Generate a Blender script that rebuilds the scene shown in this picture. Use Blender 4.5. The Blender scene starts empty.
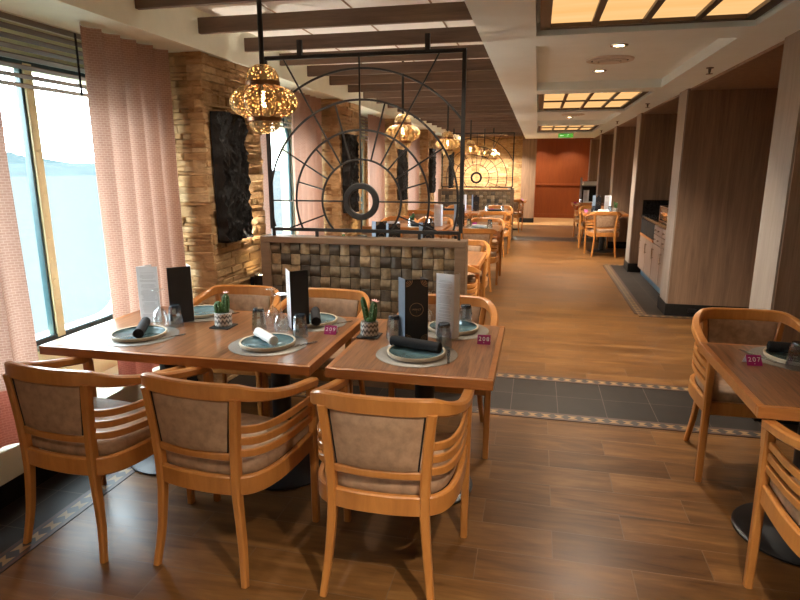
import bpy, bmesh, math, random
from mathutils import Vector, Matrix, noise
R = math.radians
random.seed(7)
SC = bpy.context.scene
COL = SC.collection

# ------------------------------------------------------------------ materials
def new_mat(name):
    m = bpy.data.materials.new(name); m.use_nodes = True
    nt = m.node_tree; nt.nodes.clear()
    out = nt.nodes.new('ShaderNodeOutputMaterial')
    return m, nt, out

def bsdf(nt, out, rough=.5, metal=0., col=None, spec=.5):
    b = nt.nodes.new('ShaderNodeBsdfPrincipled')
    b.inputs['Roughness'].default_value = rough
    b.inputs['Metallic'].default_value = metal
    b.inputs['Specular IOR Level'].default_value = spec
    if col: b.inputs['Base Color'].default_value = (*col, 1)
    nt.links.new(b.outputs[0], out.inputs[0])
    return b

def ramp(nt, fac, stops):
    r = nt.nodes.new('ShaderNodeValToRGB')
    e = r.color_ramp.elements
    while len(e) < len(stops): e.new(.5)
    for el, (p, c) in zip(e, stops):
        el.position = p; el.color = (*c, 1)
    nt.links.new(fac, r.inputs[0])
    return r.outputs[0]

def coords(nt, scale=(1, 1, 1), kind='Object'):
    t = nt.nodes.new('ShaderNodeTexCoord'); mp = nt.nodes.new('ShaderNodeMapping')
    mp.inputs['Scale'].default_value = scale
    nt.links.new(t.outputs[kind], mp.inputs[0])
    return mp.outputs[0]

def noise_n(nt, vec, scale, detail=4, rough=.55, dist=0.):
    n = nt.nodes.new('ShaderNodeTexNoise')
    n.inputs['Scale'].default_value = scale; n.inputs['Detail'].default_value = detail
    n.inputs['Roughness'].default_value = rough; n.inputs['Distortion'].default_value = dist
    nt.links.new(vec, n.inputs['Vector'])
    return n.outputs[0]

def math_n(nt, op, a, b=None, c=None):
    n = nt.nodes.new('ShaderNodeMath'); n.operation = op
    for i, v in enumerate((a, b, c)):
        if v is None: continue
        if isinstance(v, (int, float)): n.inputs[i].default_value = v
        else: nt.links.new(v, n.inputs[i])
    return n.outputs[0]

def mix_c(nt, fac, a, b, mode='MIX'):
    n = nt.nodes.new('ShaderNodeMix'); n.data_type = 'RGBA'; n.blend_type = mode
    for s, v in ((n.inputs[0], fac), (n.inputs[6], a), (n.inputs[7], b)):
        if isinstance(v, (int, float)): s.default_value = v
        elif isinstance(v, tuple): s.default_value = (*v, 1)
        else: nt.links.new(v, s)
    return n.outputs[2]

def bump(nt, b, h, strength=.3, dist=.01):
    n = nt.nodes.new('ShaderNodeBump')
    n.inputs['Strength'].default_value = strength; n.inputs['Distance'].default_value = dist
    nt.links.new(h, n.inputs['Height']); nt.links.new(n.outputs[0], b.inputs['Normal'])

def plain(name, col, rough=.5, metal=0., var=.12, scale=30, spec=.5, bmp=0.):
    m, nt, out = new_mat(name)
    b = bsdf(nt, out, rough, metal, spec=spec)
    n = noise_n(nt, coords(nt), scale)
    lo = tuple(c * (1 - var) for c in col); hi = tuple(min(1, c * (1 + var)) for c in col)
    nt.links.new(ramp(nt, n, [(.3, lo), (.7, hi)]), b.inputs['Base Color'])
    if bmp: bump(nt, b, n, bmp, .005)
    return m

def wood(name, dark, light, axis='X', s=1., rough=.38, stretch=14, contrast=(.3, .7), coat=0.):
    m, nt, out = new_mat(name)
    b = bsdf(nt, out, rough)
    sc = [stretch * s] * 3; sc['XYZ'.index(axis)] = 1.2 * s
    v = coords(nt, tuple(sc))
    n1 = noise_n(nt, v, 1.3, 6, .6, .7); n2 = noise_n(nt, v, 6., 3, .6, .2)
    f = math_n(nt, 'MULTIPLY_ADD', n2, .35, math_n(nt, 'MULTIPLY', n1, .65))
    oi = nt.nodes.new('ShaderNodeObjectInfo')
    c = ramp(nt, f, [(contrast[0], dark), (contrast[1], light)])
    k = math_n(nt, 'MULTIPLY_ADD', oi.outputs['Random'], .16, .92)
    cc = nt.nodes.new('ShaderNodeCombineColor')
    for i in range(3): nt.links.new(k, cc.inputs[i])
    nt.links.new(mix_c(nt, 1., c, cc.outputs[0], 'MULTIPLY'), b.inputs['Base Color'])
    b.inputs['Coat Weight'].default_value = coat; b.inputs['Coat Roughness'].default_value = .2
    bump(nt, b, f, .06, .003)
    return m

def emit(name, col, strength):
    m, nt, out = new_mat(name)
    e = nt.nodes.new('ShaderNodeEmission'); e.inputs[0].default_value = (*col, 1); e.inputs[1].default_value = strength
    nt.links.new(e.outputs[0], out.inputs[0])
    return m

def glassy(name, tint, refl=.12, rough=.03):
    m, nt, out = new_mat(name)
    t = nt.nodes.new('ShaderNodeBsdfTransparent'); t.inputs[0].default_value = (*tint, 1)
    g = nt.nodes.new('ShaderNodeBsdfGlossy'); g.inputs['Roughness'].default_value = rough
    lw = nt.nodes.new('ShaderNodeLayerWeight'); lw.inputs[0].default_value = .5
    f = math_n(nt, 'MULTIPLY_ADD', math_n(nt, 'POWER', lw.outputs['Facing'], 4.), .6, refl * .3)
    mx = nt.nodes.new('ShaderNodeMixShader')
    nt.links.new(f, mx.inputs[0]); nt.links.new(t.outputs[0], mx.inputs[1]); nt.links.new(g.outputs[0], mx.inputs[2])
    nt.links.new(mx.outputs[0], out.inputs[0])
    return m

M = {}
M['chair'] = wood('honey_beech', (.33, .118, .024), (.54, .225, .055), 'Z', 1.6, .33, 6, (.25, .75), .25)
M['table'] = wood('walnut_veneer', (.095, .040, .018), (.325, .148, .066), 'Y', 1.5, .28, 22, (.34, .64), .2)
M['table_edge'] = wood('table_lipping', (.28, .095, .022), (.44, .17, .045), 'X', 1.6, .33, 10, (.3, .7), .25)
M['beam'] = wood('beam_oak', (.085, .049, .031), (.165, .098, .062), 'X', 1.2, .6, 18)
M['panel'] = wood('dark_panel_veneer', (.14, .085, .054), (.34, .215, .138), 'Z', .55, .45, 26, (.28, .74))
M['pier_face'] = wood('pale_pier_veneer', (.22, .18, .15), (.32, .27, .23), 'Z', 1., .45, 16)
M['divider'] = wood('divider_trim', (.13, .076, .042), (.215, .132, .078), 'X', 1.4, .5, 14)
M['cabinet'] = wood('cabinet_veneer', (.19, .125, .095), (.31, .215, .165), 'Z', 1., .45, 16)
M['terracotta'] = wood('cherry_panel', (.23, .048, .010), (.31, .075, .015), 'Z', .6, .42, 10)
M['leather'] = plain('tan_suede', (.32, .195, .115), .62, 0, .24, 26, .35, .1)
M['black'] = plain('black_iron', (.022, .02, .019), .45, .3, .2, 60)
M['black_matt'] = plain('black_skirting', (.012, .0105, .0095), .6, 0, .2, 20, .2)
M['base'] = plain('pedestal_black', (.012, .012, .014), .42, .2, .2, 20)
M['cream'] = plain('cream_paint', (.85, .87, .74), .6, 0, .04, 6)
M['white_ceil'] = plain('ceiling_white', (.80, .91, .94), .6, 0, .03, 4)
M['tile_white'] = plain('ceiling_board', (.90, .885, .86), .7, 0, .03, 5)
M['yellow'] = plain('window_wall_cream', (.80, .78, .52), .5, 0, .05, 5)
M['mullion'] = plain('mullion_cream', (.74, .71, .42), .45, 0, .06, 10)
M['gasket'] = plain('dark_gasket', (.03, .075, .085), .35, .1, .15, 20)
M['flange'] = plain('sea_green_flange', (.22, .27, .22), .4, 0, .1, 20)
M['slat'] = wood('blind_slat', (.20, .15, .11), (.30, .23, .17), 'Y', 1.5, .65)
M['pane'] = glassy('window_glass', (.93, .985, .99), .05, .0)
M['glass'] = glassy('clear_glass', (.965, .98, .985), .5)
M['smoke'] = glassy('smoked_glass', (.80, .87, .92), .6)
M['smoke_base'] = plain('thick_glass_base', (.028, .035, .045), .1, 0, .2, 40)
M['white'] = plain('white_cloth', (.80, .79, .77), .8, 0, .03, 60)
M['paper'] = plain('menu_paper', (.80, .81, .85), .6, 0, .02, 10)
M['paper_grey'] = plain('menu_print', (.45, .45, .49), .7, 0, .1, 90)
M['menu_black'] = plain('menu_card_black', (.016, .017, .021), .4, 0, .15, 30)
M['menu_slate'] = plain('menu_card_slate', (.14, .19, .25), .45, 0, .1, 30)
M['gold'] = plain('gold_print', (.62, .40, .22), .35, .6, .1, 60)
M['napkin'] = plain('black_napkin', (.015, .015, .017), .85, 0, .3, 150, .3, .2)
M['glaze'] = plain('teal_glaze', (.095, .165, .185), .18, 0, .35, 14)
M['rim'] = plain('sand_stoneware', (.56, .48, .36), .55, 0, .08, 60)
M['steel'] = plain('cutlery_steel', (.42, .40, .38), .25, 1., .05, 30)
M['magenta'] = plain('magenta_card', (.30, .010, .12), .4, 0, .05, 20)
M['lettering'] = plain('white_print', (.85, .83, .85), .5, 0, .01, 10)
M['slate_tray'] = plain('slate_tray', (.025, .024, .024), .6, 0, .2, 40)
M['soil'] = plain('potting_grit', (.35, .21, .12), .9, 0, .4, 120)
M['petal'] = plain('cactus_flower', (.85, .55, .55), .6, 0, .1, 60)
M['brass'] = plain('copper_band', (.30, .155, .085), .35, .9, .15, 40)
M['chrome'] = plain('chrome_ring', (.62, .58, .52), .2, .9, .05, 20)
M['blue_film'] = plain('blue_kick_film', (.06, .16, .27), .35, 0, .08, 8)
M['granite'] = plain('dark_counter', (.018, .016, .016), .2, 0, .4, 60)
M['orange_edge'] = plain('orange_shelf', (.42, .14, .03), .4, 0, .1, 10)
M['sprinkler'] = plain('sprinkler_metal', (.12, .11, .10), .4, .6, .1, 30)
M['vent'] = plain('vent_white', (.62, .58, .53), .5, 0, .03, 10)
M['cart'] = plain('cart_grey', (.30, .29, .28), .45, .2, .06, 10)
M['hill'] = plain('misty_hill', (.031, .043, .045), 1., 0, .10, .01, 0.)
M['shore'] = plain('misty_shore', (.039, .050, .051), 1., 0, .12, .02, 0.)
M['sea'] = plain('pale_sea', (.050, .055, .055), 1., 0, .05, .15, .0)
M['far_floor'] = wood('ochre_floor', (.36, .19, .07), (.50, .28, .11), 'X', .5, .45, 6)
M['light_frame'] = plain('dark_bronze_frame', (.045, .026, .016), .4, .2, .1, 20)
M['bulb'] = emit('bulb_glow', (1, .66, .28), 24)
M['lamp_lens'] = emit('downlight_glow', (1, .78, .42), 14)
M['light_panel'] = None
M['exit_green'] = emit('exit_green', (.12, .45, .05), .34)
M['exit_white'] = emit('exit_white', (.8, 1, .6), .6)

def mk_light_panel():
    m, nt, out = new_mat('amber_light_panel')
    e = nt.nodes.new('ShaderNodeEmission')
    n = noise_n(nt, coords(nt, (.6, 5, 1)), 1.5, 3)
    nt.links.new(ramp(nt, n, [(.3, (1., .50, .165)), (.7, (1., .60, .25))]), e.inputs[0])
    e.inputs[1].default_value = .42
    nt.links.new(e.outputs[0], out.inputs[0]); return m
M['light_panel'] = mk_light_panel()

def mk_stone():
    m, nt, out = new_mat('ledger_stone')
    b = bsdf(nt, out, .85, spec=.2)
    g = nt.nodes.new('ShaderNodeNewGeometry')
    base = ramp(nt, g.outputs['Random Per Island'], [(0, (.36, .205, .095)), (.25, (.48, .30, .15)), (.5, (.56, .37, .195)), (.75, (.44, .275, .14)), (1, (.58, .42, .25))])
    n = noise_n(nt, coords(nt, (1, 1, 2.5)), 14, 8, .65, .5)
    c = mix_c(nt, 1., base, ramp(nt, n, [(.25, (.55, .52, .48)), (.7, (1.1, 1.08, 1.02))]), 'MULTIPLY')
    nt.links.new(c, b.inputs['Base Color'])
    bump(nt, b, n, .7, .02); return m
M['stone'] = mk_stone()

def mk_weave():
    out_m = []
    for i, c in enumerate([(.135, .095, .055), (.20, .145, .085), (.30, .215, .125), (.055, .042, .032), (.095, .075, .055), (.25, .165, .085)]):
        out_m.append(plain('weave_block_tone', c, .42, 0, .3, 40))
    return out_m
WEAVE = mk_weave()

def mk_floor():
    m, nt, out = new_mat('wood_plank_tile')
    b = bsdf(nt, out, .36, spec=.36)
    v = coords(nt); v.node.inputs['Location'].default_value = (-.14, -.06, 0)
    br = nt.nodes.new('ShaderNodeTexBrick')
    br.offset = .5; br.offset_frequency = 2
    br.inputs['Color1'].default_value = (.0, .0, .0, 1); br.inputs['Color2'].default_value = (1, 1, 1, 1)
    br.inputs['Mortar'].default_value = (.5, .5, .5, 1)
    br.inputs['Scale'].default_value = 1; br.inputs['Mortar Size'].default_value = .0022
    br.inputs['Mortar Smooth'].default_value = .2; br.inputs['Bias'].default_value = 0
    br.inputs['Brick Width'].default_value = .623; br.inputs['Row Height'].default_value = .2
    nt.links.new(v, br.inputs['Vector'])
    # grain runs along each plank; shift it from plank to plank
    cx = nt.nodes.new('ShaderNodeVectorMath'); cx.operation = 'MULTIPLY_ADD'
    cx.inputs[1].default_value = (9, 9, 9)
    nt.links.new(br.outputs[0], cx.inputs[0]); nt.links.new(coords(nt, (.9, 6.2, 1)), cx.inputs[2])
    n1 = noise_n(nt, cx.outputs[0], 1.5, 6, .6, 1.0)
    n2 = noise_n(nt, cx.outputs[0], 7., 4, .6, .3)
    f = math_n(nt, 'MULTIPLY_ADD', n2, .3, math_n(nt, 'MULTIPLY', n1, .7))
    c = ramp(nt, f, [(.29, (.034, .014, .0045)), (.39, (.090, .038, .011)), (.54, (.142, .064, .019)), (.67, (.205, .10, .032))])
    tint = ramp(nt, br.outputs[0], [(0, (.72, .70, .68)), (1, (1.15, 1.14, 1.12))])
    c = mix_c(nt, 1., c, tint, 'MULTIPLY')
    c = mix_c(nt, math_n(nt, 'MULTIPLY', br.outputs['Fac'], .5), c, (.15, .10, .065))
    nt.links.new(c, b.inputs['Base Color'])
    nt.links.new(math_n(nt, 'MULTIPLY_ADD', n1, .16, .25), b.inputs['Roughness'])
    bump(nt, b, math_n(nt, 'SUBTRACT', math_n(nt, 'MULTIPLY', f, .25), br.outputs['Fac']), .25, .003)
    return m
M['floor'] = mk_floor()

def mk_dark_tile():
    m, nt, out = new_mat('slate_tile')
    b = bsdf(nt, out, .46, spec=.22)
    v = coords(nt); v.node.inputs['Location'].default_value = (-.21, -3.80, 0)
    br = nt.nodes.new('ShaderNodeTexBrick'); br.offset = 0
    br.inputs['Color1'].default_value = (.015, .011, .0085, 1); br.inputs['Color2'].default_value = (.024, .0185, .0145, 1)
    br.inputs['Mortar'].default_value = (.085, .065, .05, 1)
    br.inputs['Scale'].default_value = 1; br.inputs['Mortar Size'].default_value = .0022
    br.inputs['Brick Width'].default_value = .312; br.inputs['Row Height'].default_value = .31
    nt.links.new(v, br.inputs['Vector'])
    n = noise_n(nt, v, 6, 6)
    c = mix_c(nt, 1., br.outputs[0], ramp(nt, n, [(.3, (.8, .8, .8)), (.7, (1.2, 1.2, 1.2))]), 'MULTIPLY')
    nt.links.new(c, b.inputs['Base Color']); return m
M['dark_tile'] = mk_dark_tile()

def mk_border():
    m, nt, out = new_mat('mosaic_border')
    b = bsdf(nt, out, .4)
    uv = nt.nodes.new('ShaderNodeUVMap')
    s = nt.nodes.new('ShaderNodeSeparateXYZ'); nt.links.new(uv.outputs[0], s.inputs[0])
    u, v = s.outputs[0], s.outputs[1]
    fu = math_n(nt, 'ABSOLUTE', math_n(nt, 'SUBTRACT', math_n(nt, 'FRACT', math_n(nt, 'DIVIDE', u, .085)), .5))
    av = math_n(nt, 'ABSOLUTE', math_n(nt, 'SUBTRACT', v, .5))
    dia = math_n(nt, 'LESS_THAN', math_n(nt, 'ADD', fu, math_n(nt, 'MULTIPLY', av, 1.2)), .40)
    inner = math_n(nt, 'LESS_THAN', av, .24)
    line = math_n(nt, 'LESS_THAN', math_n(nt, 'ABSOLUTE', math_n(nt, 'SUBTRACT', av, .40)), .07)
    sand = (.25, .15, .062); red = (.06, .022, .012); blk = (.022, .02, .02)
    c = mix_c(nt, line, blk, red)
    c = mix_c(nt, inner, c, sand)
    c = mix_c(nt, math_n(nt, 'MULTIPLY', dia, inner), c, blk)
    nt.links.new(c, b.inputs['Base Color']); return m
M['border'] = mk_border()

def mk_curtain():
    m, nt, out = new_mat('curtain_weave')
    v = coords(nt, (1, 1, 1))
    s = nt.nodes.new('ShaderNodeSeparateXYZ'); nt.links.new(v, s.inputs[0])
    uv = nt.nodes.new('ShaderNodeUVMap')
    br = nt.nodes.new('ShaderNodeTexBrick'); br.offset = .5
    br.inputs['Color1'].default_value = (.40, .225, .165, 1); br.inputs['Color2'].default_value = (.44, .255, .19, 1)
    br.inputs['Mortar'].default_value = (.56, .38, .30, 1); br.inputs['Scale'].default_value = 1
    br.inputs['Mortar Size'].default_value = .0026; br.inputs['Mortar Smooth'].default_value = 1; br.inputs['Brick Width'].default_value = .030; br.inputs['Row Height'].default_value = .013
    nt.links.new(uv.outputs[0], br.inputs['Vector'])
    d = nt.nodes.new('ShaderNodeBsdfDiffuse'); t = nt.nodes.new('ShaderNodeBsdfTranslucent')
    # madder-red woven hem band at the foot of the cloth
    sz = nt.nodes.new('ShaderNodeSeparateXYZ'); nt.links.new(uv.outputs[0], sz.inputs[0])
    band = math_n(nt, 'LESS_THAN', sz.outputs[1], .56)
    c = mix_c(nt, band, br.outputs[0], mix_c(nt, 1., br.outputs[0], (.85, .42, .36), 'MULTIPLY'))
    nt.links.new(c, d.inputs[0]); nt.links.new(c, t.inputs[0])
    mx = nt.nodes.new('ShaderNodeMixShader'); mx.inputs[0].default_value = .30
    nt.links.new(d.outputs[0], mx.inputs[1]); nt.links.new(t.outputs[0], mx.inputs[2])
    nt.links.new(mx.outputs[0], out.inputs[0]); return m
M['curtain'] = mk_curtain()

def mk_lattice():
    m, nt, out = new_mat('pierced_gold_lattice')
    v = coords(nt)
    vo = nt.nodes.new('ShaderNodeTexVoronoi'); vo.feature = 'DISTANCE_TO_EDGE'; vo.inputs['Scale'].default_value = 62
    nt.links.new(v, vo.inputs['Vector'])
    hole = math_n(nt, 'GREATER_THAN', vo.outputs[0], .20)
    b = nt.nodes.new('ShaderNodeBsdfPrincipled')
    b.inputs['Base Color'].default_value = (.46, .33, .16, 1); b.inputs['Metallic'].default_value = .3; b.inputs['Roughness'].default_value = .6
    t = nt.nodes.new('ShaderNodeBsdfTransparent'); t.inputs[0].default_value = (1, .97, .88, 1)
    d = nt.nodes.new('ShaderNodeBsdfTranslucent'); d.inputs[0].default_value = (.9, .7, .4, 1)
    m0 = nt.nodes.new('ShaderNodeMixShader'); m0.inputs[0].default_value = .04
    nt.links.new(t.outputs[0], m0.inputs[1]); nt.links.new(d.outputs[0], m0.inputs[2])
    mx = nt.nodes.new('ShaderNodeMixShader')
    nt.links.new(hole, mx.inputs[0]); nt.links.new(b.outputs[0], mx.inputs[1]); nt.links.new(m0.outputs[0], mx.inputs[2])
    nt.links.new(mx.outputs[0], out.inputs[0]); return m
M['lattice'] = mk_lattice()

def mk_pot():
    m, nt, out = new_mat('zigzag_pot')
    b = bsdf(nt, out, .5)
    uv = nt.nodes.new('ShaderNodeUVMap')
    s = nt.nodes.new('ShaderNodeSeparateXYZ'); nt.links.new(uv.outputs[0], s.inputs[0])
    zig = math_n(nt, 'ABSOLUTE', math_n(nt, 'SUBTRACT', math_n(nt, 'FRACT', math_n(nt, 'MULTIPLY', s.outputs[0], 14)), .5))
    w = math_n(nt, 'FRACT', math_n(nt, 'ADD', math_n(nt, 'MULTIPLY', s.outputs[1], 5), zig))
    f = math_n(nt, 'GREATER_THAN', w, .5)
    nt.links.new(mix_c(nt, f, (.13, .12, .11), (.62, .58, .53)), b.inputs['Base Color']); return m
M['pot'] = mk_pot()

def mk_cactus():
    m, nt, out = new_mat('cactus_skin')
    b = bsdf(nt, out, .5)
    n = noise_n(nt, coords(nt), 90, 3)
    nt.links.new(ramp(nt, n, [(.35, (.035, .105, .03)), (.62, (.075, .18, .05)), (.72, (.5, .52, .36))]), b.inputs['Base Color']); return m
M['cactus'] = mk_cactus()

def mk_mat_weave():
    m, nt, out = new_mat('silver_placemat')
    b = bsdf(nt, out, .45, .25)
    w = nt.nodes.new('ShaderNodeTexWave'); w.wave_type = 'RINGS'; w.rings_direction = 'Z'
    w.inputs['Scale'].default_value = 55; w.inputs['Distortion'].default_value = 1.5
    nt.links.new(coords(nt), w.inputs['Vector'])
    nt.links.new(ramp(nt, w.outputs[1], [(.2, (.17, .155, .135)), (.8, (.28, .26, .23))]), b.inputs['Base Color']); return m
M['placemat'] = mk_mat_weave()

def mk_burnt():
    m, nt, out = new_mat('burnt_wood')
    b = bsdf(nt, out, .6, spec=.25)
    n = noise_n(nt, coords(nt, (6, 6, 2)), 4, 8, .7, 1.5)
    nt.links.new(ramp(nt, n, [(.3, (.003, .0025, .0025)), (.75, (.017, .015, .014))]), b.inputs['Base Color'])
    bump(nt, b, n, .8, .02); return m
M['burnt'] = mk_burnt()

# ------------------------------------------------------------------ mesh helpers
def catmull(pts, n=6):
    pts = [Vector(p) for p in pts]
    P = [pts[0] * 2 - pts[1]] + pts + [pts[-1] * 2 - pts[-2]]
    out = []
    for i in range(1, len(P) - 2):
        a, b, c, d = P[i - 1:i + 3]
        for k in range(n):
            t = k / n
            out.append(.5 * (2 * b + (c - a) * t + (2 * a - 5 * b + 4 * c - d) * t * t + (3 * b - a - 3 * c + d) * t ** 3))
    out.append(pts[-1])
    return out

class MB:
    def __init__(s): s.v = []; s.f = []; s.m = []; s.uv = {}; s.i = 0
    def mat(s, i): s.i = i; return s
    def add(s, vs, fs, uvs=None):
        o = len(s.v); s.v += [Vector(v) for v in vs]
        for k, f in enumerate(fs):
            if uvs: s.uv[len(s.f)] = uvs[k]
            s.f.append([o + j for j in f]); s.m.append(s.i)
        return s
    def box(s, x0, x1, y0, y1, z0, z1, bev=0., T=None):
        if bev <= 0:
            vs = [(x, y, z) for z in (z0, z1) for y in (y0, y1) for x in (x0, x1)]
            fs = [(0, 2, 3, 1), (4, 5, 7, 6), (0, 1, 5, 4), (2, 6, 7, 3), (0, 4, 6, 2), (1, 3, 7, 5)]
        else:
            bm = bmesh.new(); bmesh.ops.create_cube(bm, size=1)
            for v in bm.verts:
                v.co = Vector(((x0 + x1) / 2 + v.co.x * (x1 - x0), (y0 + y1) / 2 + v.co.y * (y1 - y0), (z0 + z1) / 2 + v.co.z * (z1 - z0)))
            bmesh.ops.bevel(bm, geom=bm.edges[:], offset=bev, segments=2, affect='EDGES', profile=.6)
            bm.verts.index_update()
            vs = [v.co.copy() for v in bm.verts]; fs = [[v.index for v in f.verts] for f in bm.faces]; bm.free()
        if T is not None: vs = [T @ Vector(v) for v in vs]
        return s.add(vs, fs)
    def lathe(s, prof, n=32, c=(0, 0, 0), lobes=0, amp=0., T=None, cap=True, uv=False):
        c = Vector(c); vs = []; fs = []; us = []
        for r, z in prof:
            for k in range(n):
                a = 2 * math.pi * k / n
                rr = r * (1 + amp * (abs(math.sin(a * lobes / 2)) - .6)) if lobes else r
                p = Vector((rr * math.cos(a), rr * math.sin(a), z))
                if T is not None: p = T @ p
                vs.append(p + c)
        L = len(prof)
        for i in range(L - 1):
            for k in range(n):
                k2 = (k + 1) % n
                fs.append((i * n + k, i * n + k2, (i + 1) * n + k2, (i + 1) * n + k))
                us.append([(k / n, i / (L - 1)), ((k + 1) / n, i / (L - 1)), ((k + 1) / n, (i + 1) / (L - 1)), (k / n, (i + 1) / (L - 1))])
        if cap:
            if prof[0][0] > 1e-5: fs.append(tuple(range(n))[::-1]); us.append([(0, 0)] * n)
            if prof[-1][0] > 1e-5: fs.append(tuple((L - 1) * n + k for k in range(n))); us.append([(0, 0)] * n)
        return s.add(vs, fs, us if uv else None)
    def sweep(s, path, w, h, up=(0, 0, 1), ch=.2, closed=False, round_n=0):
        path = [Vector(p) for p in path]; N = len(path); up = Vector(up); vs = []; fs = []
        for i, p in enumerate(path):
            a = path[(i - 1) % N] if (closed or i > 0) else p
            b = path[(i + 1) % N] if (closed or i < N - 1) else p
            t = (b - a).normalized(); sd = t.cross(up)
            if sd.length < 1e-4: sd = t.cross(Vector((1, 0, 0)))
            sd.normalize(); uu = sd.cross(t).normalized()
            k = i / max(1, N - 1)
            ww = w(k) if callable(w) else w; hh = h(k) if callable(h) else h
            if round_n:
                prof = [(ww / 2 * math.cos(2 * math.pi * j / round_n), hh / 2 * math.sin(2 * math.pi * j / round_n)) for j in range(round_n)]
            else:
                c = min(ww, hh) * ch; x, y = ww / 2, hh / 2
                prof = [(x, -y + c), (x, y - c), (x - c, y), (-x + c, y), (-x, y - c), (-x, -y + c), (-x + c, -y), (x - c, -y)]
            vs += [p + sd * q[0] + uu * q[1] for q in prof]
        n = len(prof)
        for i in range(N if closed else N - 1):
            j = (i + 1) % N
            for k in range(n):
                k2 = (k + 1) % n
                fs.append((i * n + k, i * n + k2, j * n + k2, j * n + k))
        if not closed:
            fs.append(tuple(range(n))[::-1]); fs.append(tuple((N - 1) * n + k for k in range(n)))
        return s.add(vs, fs)
    def tube(s, a, b, r, n=10, r2=None):
        r2 = r if r2 is None else r2
        return s.sweep([a, b], lambda k: 2 * (r + (r2 - r) * k), lambda k: 2 * (r + (r2 - r) * k), up=(0.3, .9, .2), round_n=n)
    def ext(s, pts, axis, a, b):
        """prism: 2-D polygon pts extruded along axis between a and b"""
        def P(u, v, w):
            return {'X': (w, u, v), 'Y': (u, w, v), 'Z': (u, v, w)}[axis]
        n = len(pts)
        vs = [P(u, v, a) for u, v in pts] + [P(u, v, b) for u, v in pts]
        fs = [tuple(range(n)), tuple(range(2 * n - 1, n - 1, -1))] + [(k, n + k, n + (k + 1) % n, (k + 1) % n) for k in range(n)]
        return s.add(vs, fs)
    def build(s, name, mats, parent=None, smooth=40, loc=None):
        me = bpy.data.meshes.new(name)
        me.from_pydata([tuple(v) for v in s.v], [], s.f)
        if not isinstance(mats, (list, tuple)): mats = [mats]
        for m in mats: me.materials.append(m)
        if len(mats) > 1: me.polygons.foreach_set('material_index', s.m)
        if s.uv:
            ul = me.uv_layers.new(name='UVMap')
            for fi, us in s.uv.items():
                p = me.polygons[fi]
                for li, u in zip(p.loop_indices, us): ul.data[li].uv = u
        bm = bmesh.new(); bm.from_mesh(me); bmesh.ops.recalc_face_normals(bm, faces=bm.faces); bm.to_mesh(me); bm.free()
        if smooth:
            me.shade_smooth(); me.set_sharp_from_angle(angle=R(smooth))
        o = bpy.data.objects.new(name, me); COL.objects.link(o)
        if parent is not None: o.parent = parent
        if loc is not None: o.location = loc
        return o

def thing(name, label, cat, loc=(0, 0, 0), rz=0., group=None):
    o = bpy.data.objects.new(name, None); COL.objects.link(o)
    o.empty_display_size = .1; o.location = loc; o.rotation_euler = (0, 0, R(rz))
    return tag(o, label, cat, group)
def tag(o, label, cat, group=None):
    o['label'] = label; o['category'] = cat
    if group: o['group'] = group
    return o
def struct(o, label=None):
    o['kind'] = 'structure'
    if label: o['label'] = label
    return o
def dup(root, loc, rz=0., label=None, group=None, scale=None):
    r = root.copy(); COL.objects.link(r); r.location = loc; r.rotation_euler = (0, 0, R(rz))
    if label: r['label'] = label
    if group: r['group'] = group
    if scale: r.scale = scale
    for ch in list(root.children):
        c = ch.copy(); COL.objects.link(c); c.parent = r
        for g in list(ch.children):
            d = g.copy(); COL.objects.link(d); d.parent = c
    return r
def text_mesh(body, size, name, m, parent, T, depth=.0006, spacing=1.):
    cu = bpy.data.curves.new(name, 'FONT'); cu.body = body; cu.size = size; cu.extrude = depth
    cu.align_x = 'CENTER'; cu.align_y = 'CENTER'; cu.space_character = spacing
    tmp = bpy.data.objects.new(name, cu); COL.objects.link(tmp)
    dg = bpy.context.evaluated_depsgraph_get()
    me = bpy.data.meshes.new_from_object(tmp.evaluated_get(dg))
    bpy.data.objects.remove(tmp); bpy.data.curves.remove(cu)
    me.transform(T); me.materials.clear(); me.materials.append(m)
    o = bpy.data.objects.new(name, me); COL.objects.link(o)
    if parent is not None: o.parent = parent
    return o

# ------------------------------------------------------------------ camera
H = 1.6; FPX = 590.
cam = bpy.data.cameras.new('camera'); co = bpy.data.objects.new('camera', cam); COL.objects.link(co)
cam.sensor_fit = 'HORIZONTAL'; cam.sensor_width = 36; cam.lens = 36 * FPX / 800; cam.clip_end = 5000; cam.clip_start = .05
co.location = (0, 0, H); co.rotation_euler = (R(90 - 12.7035), 0, R(12.8533))
SC.camera = co

# ------------------------------------------------------------------ room shell
ZC = 2.38; ZB = 2.60; YB = -2.6; YE = 19.8
PIT = 2.85
XW = -2.76       # window wall
XF = -2.20       # bulkhead and pillar face

struct(MB().box(-2.9, 4.4, YB, 17.2, -.1, 0).build('floor', M['floor'], smooth=0), 'brown wood plank floor')
struct(MB().box(-2.9, 4.4, 17.2, 20.4, -.1, 0).build('floor_far', M['far_floor'], smooth=0), 'ochre floor beyond the opening at the far end')

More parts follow.
